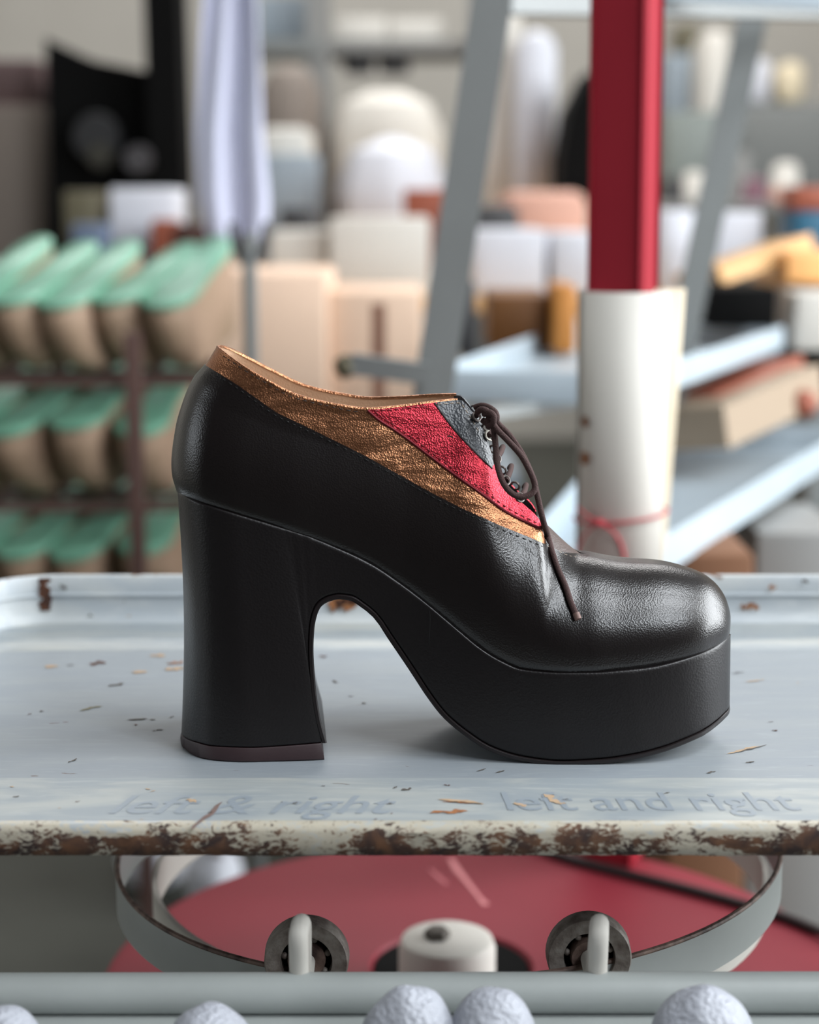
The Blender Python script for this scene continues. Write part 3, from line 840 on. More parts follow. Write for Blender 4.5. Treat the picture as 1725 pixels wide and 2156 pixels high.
mark(144, 1606, 163, 1597, .0010, M['dark_mark'], seed=18); mark(140, 1401, 156, 1400, .0016, M['dark_mark'], seed=19)
mark(672, 1382, 690, 1382, .003, M['rust'], seed=20); mark(700, 1432, 712, 1438, .0015, M['dark_mark'], seed=21)
mark(762, 1480, 772, 1481, .002, M['dark_mark'], seed=22); mark(733, 1466, 745, 1466, .001, M['dark_mark'], seed=23)
mark(1530, 1588, 1600, 1570, .0016, M['tan_mark'], seed=24, rough=.6); mark(1545, 1586, 1616, 1568, .0010, M['dark_mark'], seed=25, rough=.6)
mark(1568, 1436, 1610, 1431, .0014, M['tan_mark'], seed=26); mark(1540, 1418, 1568, 1415, .0012, M['dark_mark'], seed=27)
mark(1600, 1360, 1690, 1352, .0012, M['tan_mark'], seed=28, rough=.6)
mark(1004, 1624, 1024, 1618, .0010, M['dark_mark'], seed=29); mark(1044, 1627, 1064, 1622, .0012, M['dark_mark'], seed=30)
mark(1488, 1628, 1508, 1624, .0012, M['dark_mark'], seed=32); mark(1570, 1606, 1590, 1603, .0012, M['dark_mark'], seed=33)
for i in range(46):
    px = random.uniform(20, 1700); py = random.choice([random.uniform(1390, 1636), random.uniform(1648, 1730)])
    if 370 < px < 1560 and 1380 < py < 1612: continue
    ln = random.uniform(3, 16); an = random.gauss(-.15, .35)
    mark(px, py, px + ln * math.cos(an), py + ln * math.sin(an) * .5, random.uniform(.0005, .0014), random.choice([M['dark_mark'], M['dark_mark'], M['tan_mark'], M['rust']]),
         seed=100 + i, z=.0009 if py > 1640 else .00025, name='paint_chip', n=8, rough=.5)
BW = TYB - .0007
mark(93, 1217, 96, 1286, .0068, M['rust'], plane=TYB - .0032, seed=40, taper=False, rough=.2, name='rust_streak')
for (a, b_, c, e, w, mm, sd) in ((688, 1268, 752, 1274, .0085, M['rust_orange'], 41), (700, 1264, 760, 1268, .006, M['rust'], 42), (1560, 1274, 1600, 1280, .004, M['rust_orange'], 43), (130, 1240, 138, 1234, .004, M['dark_mark'], 44),
        (182, 1299, 196, 1297, .003, M['dark_mark'], 45), (262, 1306, 340, 1312, .0014, M['dark_mark'], 46), (262, 1303, 278, 1306, .0045, M['tan_mark'], 47), (18, 1292, 34, 1294, .003, M['tan_mark'], 48), (1688, 1222, 1704, 1226, .002, M['dark_mark'], 49),
        (1620, 1232, 1634, 1240, .003, M['rust_orange'], 50)):
    mark(a, b_, c, e, w, mm, plane=BW - .0014, seed=sd, rough=.4)
# the ghost of worn lettering on the flange
def text(s, px0, px1, py_base, h, shear, name='lettering'):
    cu = bpy.data.curves.new('t', 'FONT'); cu.body = s; cu.size = 1; cu.shear = shear; cu.offset = .008
    to = bpy.data.objects.new('t', cu); COL.objects.link(to); bpy.context.view_layer.update()
    me = bpy.data.meshes.new_from_object(to.evaluated_get(bpy.context.evaluated_depsgraph_get()))
    bpy.data.objects.remove(to); xs_ = [v.co.x for v in me.vertices]; x0, x1 = min(xs_), max(xs_)
    A = onz(px0, py_base, .0009); B = onz(px1, py_base, .0009); k = (B.x - A.x) / (x1 - x0); mb = MB()
    mb.v = [Vector((A.x + (v.co.x - x0) * k, A.y + v.co.y * h, .00088)) for v in me.vertices]; mb.f = [tuple(p.vertices) for p in me.polygons]
    bpy.data.meshes.remove(me)
    return obj(name, mb, M['letter'], tray, False)
text('left & right', 228, 835, 1712, .034, .35)
text('left and right', 1060, 1690, 1705, .034, -.12)

# ------------------------------------------------------------------ stand under the tray
stand = thing('tray_stand', 'grey tubular stand with hoop and roller bearings under the tray', 'stand', (.06, .0, FL))
YT = -.08 + .003
zt = -.0825
obj('front_tube', MB().tube([(-.29, YT, zt), (.0, YT, zt + .0005), (.40, YT, zt + .001)], .0092, 20), M['grey_paint'], stand)
obj('ledge', MB().box((.055, YT - .032, -.0925), (.70, .066, .005), bev=.002), M['grey_paint'], stand)
for x in (-.285, .395):
    for y in (YT, .22):
        obj('leg', MB().tube([(x, y, FL), (x, y, -.0135)], .011, 14), M['grey_paint'], stand)
for x in (-.285, .395): obj('side_tube', MB().tube([(x, YT, zt), (x, .22, zt)], .009, 14), M['grey_paint'], stand)
obj('rear_tube', MB().tube([(-.285, .24, zt), (.395, .24, zt)], .009, 14), M['grey_paint'], stand)
def hoop(cx, cy, r, z0, z1, t, tilt=0):
    b = MB(); n = 120
    for (rr, z) in ((r, z0), (r, z1), (r - t, z1), (r - t, z0)):
        for k in range(n):
            a = 2 * math.pi * k / n; x = rr * math.cos(a); b.v.append(Vector((cx + x, cy + rr * math.sin(a), z + tilt * x)))
    for i in range(4):
        for k in range(n):
            b.f.append((i * n + k, i * n + (k + 1) % n, ((i + 1) % 4) * n + (k + 1) % n, ((i + 1) % 4) * n + k))
    return b
obj('hoop', hoop(.022, .153, .19, -.119, -.0955, .0022, .035), M['grey_paint'], stand)
he = obj('hoop_edge', MB().tube([(.022 + .189 * math.cos(a), .153 + .189 * math.sin(a), -.0953 + .035 * .189 * math.cos(a)) for a in [i * math.pi / 60 for i in range(120)]], .0014, 8, closed=True), M['rusty'], stand); he['label'] = 'rusty upper edge of the hoop'
obj('hoop', hoop(.030, .200, .185, -.150, -.127, .003, .02), M['offwhite'], stand)
for (px, py) in ((646, 2018), (1240, 2010)):
    C = at(px, py, .780); s = 1
    o = obj('roller_bearing', MB().lathe([(.0125, -.004), (.0195, -.005), (.0202, -.0035), (.0205, .0045), (.0192, .006), (.0125, .005), (.0120, 0), (.0125, -.004)], C, 'Y', 40, False), M['steel'], stand)
    obj('seal', MB().lathe([(.0, .0035), (.0128, .0035), (.0128, .0045), (0, .0045)], C, 'Y', 32), M['black'], o)
    obj('inner_race', MB().lathe([(.0035, -.0035), (.0085, -.0045), (.0092, -.002), (.0092, .004), (.0035, .0045)], C, 'Y', 32), M['rusty'], o)
    for k in range(7):
        a = k * 2 * math.pi / 7 + .3
        obj('ball', MB().blob(C + Vector((math.cos(a) * .0106, -.0005, math.sin(a) * .0106)), (.0017,) * 3, amp=0, n=12, m=8), M['steel'], o)
    T_ = at(627 if px < 800 else 1264, 1985, YT + .796)
    P = Vector((T_.x, YT, 0)); zt2 = zt + .002
    pts = [Vector((P.x, YT + .004, zt2)), Vector((P.x, YT + .003, zt2 + .012)), Vector((P.x, YT + .001, T_.z - .001)), Vector((P.x + .0003, YT + .003, T_.z + .0025)), Vector((P.x + .001, YT + .010, T_.z + .0015)), Vector(((P.x + C.x) / 2, YT + .024, C.z + .004)), Vector((C.x, YT + .044, C.z)), Vector((C.x, C.y + .004, C.z))]
    obj('axle_hook', MB().tube(catmull(pts, 8), .0044, 14), M['offwhite'], stand)
# cracked lumps on the ledge
lumps = [(862, 2076, 92, 'cracked grey lump left of centre, touching its neighbour under the tray'), (1040, 2083, 88, 'cracked grey lump right of the touching pair'),
         (1482, 2076, 98, 'lone cracked grey lump at the lower right of the ledge'), (440, 2118, 85, 'cracked grey lump under the left bearing, barely above the photo edge'), (0, 2120, 85, 'cracked grey lump in the lower left corner of the photo')]
for i, (px, py, rpx, lab) in enumerate(lumps):
    dd = .675; T = at(px, py, dd); r = rpx / F * .76 * 1.15
    b = MB(); c = Vector((T.x, dd - .8, 0)); zc = -.090; hh = T.z - zc
    n, m_ = 72, 40
    for a in range(m_ + 1):
        th = (math.pi / 2 + .2) * a / m_
        for k in range(n):
            ph = 2 * math.pi * k / n; dv = Vector((math.sin(th) * math.cos(ph), math.sin(th) * math.sin(ph), math.cos(th)))
            q = 1 + .05 * noise.noise(dv * 1.8 + Vector((i * 5, 0, 0))) - .012 * max(0, .5 - abs(noise.noise(dv * 6 + Vector((i * 7, 3, 0))) * 5)) - .02 * max(0, .35 - abs(noise.noise(dv * 16 + Vector((i * 7, 3, 0))) * 4))
            b.v.append(c + Vector((dv.x * r * q, dv.y * r * q * .9, max(zc + dv.z * hh * q, zc))))
    b.f = [(a * n + k, (a + 1) * n + k, (a + 1) * n + (k + 1) % n, a * n + (k + 1) % n) for a in range(m_) for k in range(n)]
    tag(obj('filler_lump', b, M['filler']), lab, 'lump', 'cracked lumps on the ledge')

# ------------------------------------------------------------------ red base, post, paper roll
RZ = -.27
rb = thing('red_machine_base', 'round red painted metal base with a dark round well, below the tray', 'base', (.05, .35, FL))
cx, cy, rr = .05, .35, .27; hx, hy, hr = .030, .360, .056
b = MB(); n = 72
for (r_, z, x0, y0) in ((hr, RZ - .07, hx, hy), (hr, RZ - .003, hx, hy), (hr + .003, RZ, hx, hy), (rr - .012, RZ, cx, cy), (rr - .004, RZ - .003, cx, cy), (rr, RZ - .011, cx, cy), (rr, RZ - .05, cx, cy), (rr - .02, RZ - .07, cx, cy), (.10, RZ - .09, cx, cy)):
    for k in range(n):
        a = 2 * math.pi * k / n; b.v.append(Vector((x0 + r_ * math.cos(a), y0 + r_ * math.sin(a), z)))
for i in range(8):
    for k in range(n): b.f.append((i * n + k, i * n + (k + 1) % n, (i + 1) * n + (k + 1) % n, (i + 1) * n + k))
obj('round_plate', b, M['red_base'], rb)
obj('well', MB().lathe([(.0, RZ - .068), (hr - .0012, RZ - .068), (hr - .0012, RZ - .0015)], (hx, hy, 0), n=72), M['black'], rb)
obj('pedestal', MB().lathe([(.20, FL), (.20, FL + .03), (.09, FL + .08), (.075, RZ - .12), (.10, RZ - .088)], (cx, cy, 0), n=48), M['red_base'], rb)
C = at(940, 1985, 1.105)
cap = obj('capped_spindle', MB().lathe([(0.030, RZ - .066), (.030, RZ + .004), (.0335, RZ + .008), (.0335, RZ + .030), (.0315, RZ + .036), (.026, RZ + .0385), (.0, RZ + .0385)], (C.x + .001, hy - .036, 0), n=40), M['offwhite'], rb)
obj('spindle_nut', MB().lathe([(.009, 0), (.009, .004), (.007, .006), (0, .006)], (C.x - .006, hy - .038, RZ + .0385), n=6), M['dark_mark'], cap)
def decal(pxs, w, m, z, parent, name):
    ps = [onz(a, b_, z) for a, b_ in pxs]; mb = MB(); A = []; B = []
    for i, p in enumerate(ps):
        t = (ps[min(i + 1, len(ps) - 1)] - ps[max(i - 1, 0)]).normalized(); s = Vector((-t.y, t.x, 0))
        ww = w[i] if isinstance(w, list) else w
        A.append(p + s * ww / 2); B.append(p - s * ww / 2)
    nn_ = len(ps); mb.v = A + B; mb.f = [(i, i + 1, nn_ + i + 1, nn_ + i) for i in range(nn_ - 1)]
    return obj(name, mb, m, parent, False)
decal([(948, 1806), (962, 1830), (985, 1858), (1010, 1890), (1024, 1905)], [.004, .006, .004, .003, .006], mat('pink_streak', (196, 120, 122), .6), RZ + .0004, rb, 'pale_streak')  # paler pink strip laid on the red plate
decal([(905, 1830), (925, 1848), (942, 1862)], [.002, .004, .003], mat('pink_streak2', (176, 92, 98), .6), RZ + .0004, rb, 'pale_streak')  # shorter, duller pink strip beside it
cb = MB().tube(catmull([onz(1120, 1770, RZ + .004), onz(1180, 1802, RZ + .004), onz(1330, 1842, RZ + .004), onz(1480, 1880, RZ + .004), onz(1650, 1930, RZ + .004), onz(1780, 1985, RZ + .004)], 8), .004, 10)
tag(obj('dark_line', cb, mat('black_line', (30, 14, 16), .5)), 'thin dark tube added for the slit across the right of the round red base', 'dark_line')  # added dark tube, stands in for the dark slit in the base

PD = 1.375; PY = PD - .8
pc = at(1310, 800, PD)
post = thing('red_post', 'square dark red painted post rising behind the tray', 'post', (pc.x, PY, RZ - .0))
a_ = .0465; rot = R(-25)
b = MB()
top = at(1326, -260, PD); 
def sq(c, z, s, cham=.003):
    out = []
    h = s / 2
    for (sx, sy) in ((-1, -1), (1, -1), (1, 1), (-1, 1)):
        for (dx, dy) in (((0, -sy * cham), (-sx * cham, 0)) if sx * sy < 0 else ((-sx * cham, 0), (0, -sy * cham))):
            p = Vector((sx * h + dx, sy * h + dy, 0)); p.rotate(Matrix.Rotation(rot, 3, 'Z')); out.append(Vector((c.x + p.x, PY + p.y, z)))
    return out
rings = []
for z, px_s in ((RZ, None), (.20, None), (top.z, None)):
    t = (z - pc.z) / (top.z - pc.z); c = Vector((pc.x + (top.x - pc.x) * t, 0, 0)); rings.append(sq(c, z, a_))
b.v = [p for r_ in rings for p in r_]; k8 = 8
for i in range(2):
    for j in range(8): b.f.append((i * 8 + j, i * 8 + (j + 1) % 8, i * 8 + 8 + (j + 1) % 8, i * 8 + 8 + j))
b.f += [tuple(range(8)), tuple(range(16, 24))]
obj('shaft', b, M['red_paint'], post, True, 30)

rt = at(1314, 612, PD); roll = thing('paper_roll', 'white paper roll wrapped round the red post and tied with red string', 'paper roll', (rt.x, PY, -.06))
def rolled(r0, r1, z0, z1, xtop, xbot, turns, m, name, start=0.0, segs=48, lean=0):
    b = MB(); n = int(segs * turns)
    for (z, xc) in ((z0, xbot), ((z0 + z1) / 2, (xbot + xtop) / 2), (z1, xtop)):
        for k in range(n + 1):
            a = start + 2 * math.pi * turns * k / n; r_ = r0 + (r1 - r0) * k / n + (.001 if z == z1 else 0)
            b.v.append(Vector((xc + r_ * math.cos(a), PY + r_ * math.sin(a), z)))
    for i in range(2):
        for k in range(n): b.f.append((i * (n + 1) + k, i * (n + 1) + k + 1, (i + 1) * (n + 1) + k + 1, (i + 1) * (n + 1) + k))
    o = obj(name, b, m, roll, True, 60); s = o.modifiers.new('thickness', 'SOLIDIFY'); s.thickness = .0006; return o
xb = at(1304, 1180, PD).x; 
rolled(.0325, .0355, -.06, rt.z, rt.x + .0, xb, 1.6, M['paper'], 'paper_sheet', R(-30))
# loose outer edge of an older sheet standing off on the right
b = MB(); K = 16
for (z, px, ex) in ((rt.z + .001, 1400, 40), (.10, 1398, 30), (-.0, 1392, 22), (-.06, 1388, 14)):
    for k in range(K + 1):
        t = k / K; x0 = at(px, 1000, PD).x; b.v.append(Vector((x0 - .012 + (ex / F * PD + .012) * t, PY + .008 + .010 * t, z)))
for i in range(3):
    for k in range(K): b.f.append((i * (K + 1) + k, i * (K + 1) + k + 1, (i + 1) * (K + 1) + k + 1, (i + 1) * (K + 1) + k))
o = obj('loose_sheet', b, M['paper_old'], roll); o.modifiers.new('thickness', 'SOLIDIFY').thickness = .0008; o['label'] = 'cream loose sheet edge'
for (px, py, sz, sd) in ((1226, 893, .005, 1), (1234, 970, .006, 2)):
    P = at(px, py, PD - .030)
    c0 = Vector((xb, PY, P.z)); bb = MB(); N = 14
    for k in range(N):
        a = 2 * math.pi * k / N; q = sz * (1 + .4 * noise.noise(Vector((math.cos(a) * 2, math.sin(a) * 2, sd * 4.4))))
        th = math.atan2(-.0335, P.x - xb) if abs(P.x - xb) > 1e-6 else -math.pi / 2
        th = math.radians(-152) + math.cos(a) * q / .036; bb.v.append(Vector((xb + .0005 + .0365 * math.cos(th), PY + .0365 * math.sin(th), P.z + math.sin(a) * q * .9)))
    bb.f = [tuple(range(N))]; obj('brown_stain', bb, M['rust_orange'], roll, False)
sz_ = at(1300, 1098, PD - .034).z
s = MB().tube([(xb + .0005 + .0375 * math.cos(a), PY + .0375 * math.sin(a), sz_ + .004 * math.cos(a) ) for a in [i / 40 * 2 * math.pi for i in range(40)]], .0011, 8, closed=True)
kx, ky = at(1262, 1106, PD - .035), None
KP = Vector((at(1262, 1106, PD - .036).x, PY - .0345, sz_ - .001))
s.blob(KP, (.004, .003, .0032), 3, .2, n=14, m=10)
s.tube(catmull([KP, KP + Vector((-.010, .006, -.010)), KP + Vector((-.017, .012, -.030)), KP + Vector((-.018, .014, -.04))], 6), .0010, 8)
s.tube(catmull([KP, KP + Vector((.010, -.003, -.006)), KP + Vector((.017, -.002, -.016)), KP + Vector((.021, -.001, -.030))], 6), .0012, 8)
s.tube(catmull([KP, KP + Vector((-.008, .004, .004)), KP + Vector((-.016, .012, .010))], 6), .0011, 8)
tag(obj('red_string', s, M['string']), 'thin red string tied in a knot round the white paper roll', 'string')

# ------------------------------------------------------------------ grey rack behind
rack = thing('metal_rack', 'slanted grey metal rack frame behind the tray, left of and behind the red post', 'rack', (at(905, 830, 1.75).x, 1.0, FL))
def bar(p, q, w, t, bev=.003):
    """rectangular bar between two points, width w seen from the front, thickness t"""
    p, q = Vector(p), Vector(q); d = (q - p).normalized(); s = d.cross(Vector((0, 1, 0))).normalized(); f = s.cross(d).normalized(); b = MB(); vs = []
    for c in (p, q):
        for (i, j) in ((-1, -1), (1, -1), (1, 1), (-1, 1)):
            vs.append(c + s * i * w / 2 + f * j * t / 2)
    return b.add(vs, [(3, 2, 1, 0), (4, 5, 6, 7), (0, 1, 5, 4), (1, 2, 6, 5), (2, 3, 7, 6), (3, 0, 4, 7)])
p0 = at(1052, -120, 1.75); p1 = at(902, 880, 1.75); dirn = (p1 - p0); pf_ = p1 + dirn * ((FL - p1.z) / dirn.z)
bb = bar(p0, pf_, .038, .006)
# turned side flange, lit by the window (angle iron)
q0 = p0 + Vector((.019, .016, 0)); q1 = pf_ + Vector((.019, .016, 0)); t2 = bar(q0, q1, .004, .034); bb.add(t2.v, t2.f)
obj('slanted_leg', bb, M['grey_dark'], rack, False)
p0 = at(1600, -40, 2.25); p1 = at(1448, 660, 2.25); dirn = (p1 - p0); pf2 = p1 + dirn * ((FL - p1.z) / dirn.z)
bb = bar(p0, pf2, .036, .006); t2 = bar(p0 + Vector((.018, .014, 0)), pf2 + Vector((.018, .014, 0)), .004, .03); bb.add(t2.v, t2.f)
obj('slanted_leg', bb, M['grey_dark'], rack, False)
obj('top_rail', bar(at(1060, -2, 1.77), at(1740, 14, 2.2), .030, .02), M['grey_dark'], rack, False)
obj('top_rail', bar(at(1400, -18, 1.95), at(1760, 6, 1.95), .018, .02), M['pale_blue'], rack, False)
arm = MB().tube([at(735, 770, 1.74), at(905, 782, 1.74)], .0105, 14); arm = bar(at(740, 766, 1.735), at(900, 788, 1.735), .021, .018)
obj('side_arm', arm, M['grey_dark'], rack, False)
o = obj('arm_knob', MB().blob(at(728, 772, 1.735), (.012, .012, .012), 1, .1, n=18, m=12), M['olive'], rack)
def tray_poly(name, pts, z, lip, m, parent=None, r=.03, t=.006):
    P = [Vector((x, y, 0)) for x, y in pts]; out = []; n = len(P)
    for i in range(n):
        a, c, e = P[i - 1], P[i], P[(i + 1) % n]; u = (a - c).normalized(); w = (e - c).normalized()
        s, f = c + u * r, c + w * r
        for k in range(7):
            tt = k / 6; out.append((1 - tt)**2 * s + 2 * tt * (1 - tt) * c + tt**2 * f)
    cen = sum(out, Vector()) / len(out); N = len(out); b = MB()
    lev = [(t * 3, z), (t, z), (t * .7, z + lip * .85), (t * .35, z + lip), (0, z + lip * .8), (0, z + lip * .2), (t * .4, z - .004), (t * 3, z - .004)]
    for ins_, zz in lev:
        for p in out:
            d = (cen - p); L = d.length; b.v.append(Vector((p.x + d.x / L * ins_, p.y + d.y / L * ins_, zz)))
    for i in range(len(lev) - 1):
        for k in range(N): b.f.append((i * N + k, i * N + (k + 1) % N, (i + 1) * N + (k + 1) % N, (i + 1) * N + k))
    b.f += [tuple(range(N)), tuple(range((len(lev) - 1) * N, len(lev) * N))]
    return obj(name, b, m, parent)
def gp(px, row, z): p = onz(px, row, z); return (p.x, p.y)
zu = .085
tag(tray_poly('rack_tray', [gp(905, 785, zu), gp(1330, 792, zu), gp(1660, 688, zu), gp(1240, 668, zu)], .058, .030, M['pale_blue']), 'pale grey shallow tray on the rack, beside the white paper roll at shoe-top height', 'tray', 'trays on the grey rack')
zl = -.05
tag(tray_poly('rack_tray', [gp(1090, 1150, zl), gp(1385, 1136, zl), gp(1790, 898, zl), gp(1330, 880, zl)], zl - .036, .036, M['pale_blue']), 'lower pale grey rack tray whose edge slants up to the right behind the post', 'tray', 'trays on the grey rack')
zm = .10
# brackets that carry the trays
obj('bracket', bar((gp(905, 785, zu)[0] + .02, .98, .048), (gp(1330, 792, zu)[0] + .05, 1.25, .048), .012, .012), M['grey_dark'], rack, False)
obj('bracket', bar((.10, .90, zl - .048), (.24, .98, zl - .048), .012, .012), M['grey_dark'], rack, False)

# ------------------------------------------------------------------ rack of lasts on the left
DL = 2.45; YL = DL - .8
lr = thing('last_rack', 'open brown metal rack holding rows of green-soled shoe lasts at left', 'rack', (at(120, 900, DL).x, YL, FL))
zsh = [.150 - .118, -.024 - .118, -.197 - .118, -.372 - .118]
xL, xR = at(-140, 800, DL).x, at(440, 800, DL).x
for z in zsh:
    b = MB()
    for y in (YL - .10, YL - .03, YL + .05, YL + .13): b.box(((xL + xR) / 2, y, z - .004), (xR - xL, .012, .008))
    obj('shelf', b, M['rack_brown'], lr, False)
for (px, y, zt_) in ((284, YL - .150, .10), (-150, YL - .150, .10), (440, YL + .15, .12), (-150, YL + .15, .12)):
    x = at(px, 900, y + .8).x; obj('post', MB().box((x, y, (FL + zt_) / 2), (.020, .020, zt_ - FL)), M['rack_brown'], lr, False)
def last_meshes():
    outl = [(-.125, 0), (-.120, .016), (-.105, .026), (-.08, .030), (-.04, .027), (0, .027), (.04, .034), (.075, .041), (.10, .038), (.118, .026), (.127, .010), (.128, 0)]
    full = outl + [(x, -y) for x, y in outl[-2:0:-1]]; n = len(full)
    def bend(x): return .022 * max(0, (-x + .02) / .14) ** 1.3 * -1 + .004 * max(0, (x - .06) / .07) ** 2
    b = MB(); lv = [(.078, 1, 1, 0), (.070, 1.03, 1.05, 0), (.050, 1.02, 1.05, 0), (.020, .96, .98, -.002), (-.010, .84, .9, -.010), (-.028, .70, .8, -.016)]
    for z, sx, sy, ox in lv:
        for x, y in full: b.v.append(Vector((x * sx * .92 + ox, y * sy * .76, z - (bend(x) if z > .03 else 0) * (z / .078))))
    for i in range(len(lv) - 1):
        for k in range(n): b.f.append((i * n + k, i * n + (k + 1) % n, (i + 1) * n + (k + 1) % n, (i + 1) * n + k))
    b.f += [tuple(range(n)), tuple(range((len(lv) - 1) * n, len(lv) * n))]
    s = MB()
    for z, sc in ((.0782, .98), (.080, 1.0), (.086, 1.0), (.088, .97)):
        for x, y in full: s.v.append(Vector((x * sc * .95, y * sc * .94, z - bend(x))))
    for i in range(3):
        for k in range(n): s.f.append((i * n + k, i * n + (k + 1) % n, (i + 1) * n + (k + 1) % n, (i + 1) * n + k))
    s.f += [tuple(range(n)), tuple(range(3 * n, 4 * n))]
    return b, s
proto = thing('shoe_last', 'x', 'shoe last', (0, 0, 0))
lb, ls = last_meshes()
obj('last_body', lb, M['beige'], proto, True, 50, local=True); obj('sole_plate', ls, M['green'], proto, True, 50, local=True)
proto['group'] = 'green-soled lasts on the rack'
words = ['top', 'second', 'third', 'bottom']; ordn = ['first', 'second', 'third', 'fourth', 'fifth', 'sixth']; first = True
for r_, z in enumerate(zsh):
    pxs = [[20, 118, 214, 325, 415], [10, 120, 228, 345], [20, 130, 240, 350], [20, 130, 240, 345]][r_]
    for c, px in enumerate(pxs):
        if first: o = proto; first = False
        else:
            o = proto.copy(); COL.objects.link(o)
            for ch in proto.children:
                q = ch.copy(); COL.objects.link(q); q.parent = o
        row = pl([0, 1], [0, 1], 0)
        P = at(px, 1078 - F * math.tan(PITCH - math.atan2(CAM.z - (z + .08), DL)), DL)
        o.location = (P.x, YL + .01 + (0.02 if px > 290 else 0), z + .052 + random.uniform(-.003, .003))
        o.rotation_euler = (R(0), R(13 + random.uniform(-3, 3)), R(-110 + random.uniform(-8, 8)))
        o['label'] = 'green-soled beige shoe last, %s from the left in the %s row of the left rack' % (ordn[c], words[r_])
        o['category'] = 'shoe last'; o['group'] = 'green-soled lasts on the rack'

# ------------------------------------------------------------------ boxes, bench and clutter behind
def bx(name, x0, y0, x1, y1, d, dep, m, label, cat, parent=None, rz=0, bev=.006, group=None, zb=None):
    """box whose front face covers photo x0..x1, y0..y1 at distance d; zb = its resting height"""
    A = at(x0, y1, d); B = at(x1, y0, d)
    z0 = A.z if zb is None else zb
    b = MB().box(((A.x + B.x) / 2, d - .8 + dep / 2, (z0 + B.z) / 2), (abs(B.x - A.x), dep, B.z - z0), rz, bev)
    o = obj(name, b, m, parent, True, 35)
    if parent is None: tag(o, label, cat, group)
    return o
def table(name, label, x0, x1, y0, y1, z, m, t=.03, legm=None):
    T = thing(name, label, 'table', ((x0 + x1) / 2, (y0 + y1) / 2, FL))
    obj('tabletop', MB().box(((x0 + x1) / 2, (y0 + y1) / 2, z - t / 2), (x1 - x0, y1 - y0, t), bev=.004), m, T, True, 35)
    for x in (x0 + .05, x1 - .05):
        for y in (y0 + .05, y1 - .05): obj('leg', MB().box((x, y, (FL + z - t) / 2), (.04, .04, z - t - FL)), legm or M['grey_dark'], T, False)
    return T
table('low_bench', 'low bench carrying the big pale cardboard boxes behind the shoe', -.42, .18, 1.96, 2.38, -.16, M['greyblue'])
bx('cardboard_box', 392, 572, 690, 900, 2.80, .32, M['carton'], 'large pale cardboard box behind the heel end of the shoe', 'box', zb=-.16, bev=.012)
bx('cardboard_box', 694, 612, 890, 900, 2.83, .28, M['carton'], 'lower pale cardboard box left of the slanted rack leg', 'box', zb=-.16, bev=.01)
sf = thing('clothes_stand', 'grey metal stand with white cloth hanging on it, left of centre', 'stand', (at(528, 700, 2.36).x, 1.56, FL))
x = at(528, 700, 2.36).x
obj('pole', MB().tube([(x, 1.56, FL), (x, 1.56, at(528, 490, 2.36).z)], .0095, 12), M['grey_dark'], sf)
for s_ in (-1, 1):
    obj('hook_arm', MB().tube(catmull([(x, 1.56, at(0, 560, 2.36).z), (x + .018 * s_, 1.56, at(0, 520, 2.36).z), (x + .024 * s_, 1.57, at(0, 470, 2.36).z)], 5), .006, 8), M['darkgrey'], sf)
x2 = at(797, 700, 2.44).x
obj('foot', MB().box((x, 1.56, FL + .01), (.10, .16, .02)), M['grey_dark'], sf, False)
tag(obj('wooden_pole', MB().box((x2, 1.648, (FL + at(0, 640, 2.44).z) / 2), (.020, .012, at(0, 640, 2.44).z - FL)), mat('brown_pole', (150, 108, 88), .6)), 'thin brown pole in front of the lower cardboard box', 'pole')
# hanging cloth
b = MB(); N, K = 40, 24; dC = 2.7
for i in range(K + 1):
    t = i / K; row = -60 + t * 570
    xl = pl([0, .3, .6, .85, 1], [430, 418, 408, 415, 440], t); xr = pl([0, .3, .6, .85, 1], [540, 548, 552, 566, 560], t)
    for j in range(N + 1):
        s_ = j / N; P = at(xl + (xr - xl) * s_, row, dC); P.y += .011 * math.sin(s_ * 11 + t * 2) + .05 * s_ * (1 - s_); b.v.append(P)
for i in range(K):
    for j in range(N): a = i * (N + 1) + j; b.f.append((a, a + 1, a + N + 2, a + N + 1))
o = obj('hanging_cloth', b, M['lav']); o.modifiers.new('thickness', 'SOLIDIFY').thickness = .004
tag(o, 'white cloth hanging in folds right of the black machine', 'cloth')

# main work table
tz = .10
table('work_table', 'long pale work table crowded with white cartons in the background', -.49, .64, 2.42, 4.68, tz, M['wood'])
G = 'white cartons on the work table'
bx('white_carton', 572, 486, 690, 600, 3.32, .3, M['offwhite'], 'greyish white carton, leftmost on the work table', 'carton', group=G, zb=tz)
bx('white_carton', 694, 458, 905, 620, 3.28, .4, M['offwhite'], 'big off-white carton left of the slanted rack leg', 'carton', group=G, zb=tz)
bx('white_carton', 1000, 484, 1150, 600, 3.3, .3, M['white'], 'bright white carton just right of the slanted rack leg', 'carton', group=G, zb=tz)
bx('white_carton', 1163, 490, 1262, 595, 3.3, .3, M['white'], 'bright white carton beside the left edge of the red post', 'carton', group=G, zb=tz)
bx('white_carton', 1392, 442, 1462, 590, 3.3, .2, M['white'], 'narrow white carton just right of the red post', 'carton', group=G, zb=tz)
bx('leather_stack', 1060, 402, 1240, 462, 3.9, .3, M['pink'], 'pinkish leather pile behind the bright white cartons', 'leather', zb=tz, bev=.03)
bx('black_strip_pile', 985, 432, 1095, 478, 3.75, .2, M['darkgrey'], 'black pile behind the white carton right of the slanted leg', 'pile', zb=tz, bev=.02)
bx('brown_box', 850, 398, 960, 436, 3.85, .2, M['redbrown'], 'small red-brown box behind the big off-white carton', 'box', zb=tz)
bx('black_tin', 590, 438, 655, 474, 3.8, .15, M['darkgrey'], 'small black tin behind the leftmost carton', 'tin', zb=tz)
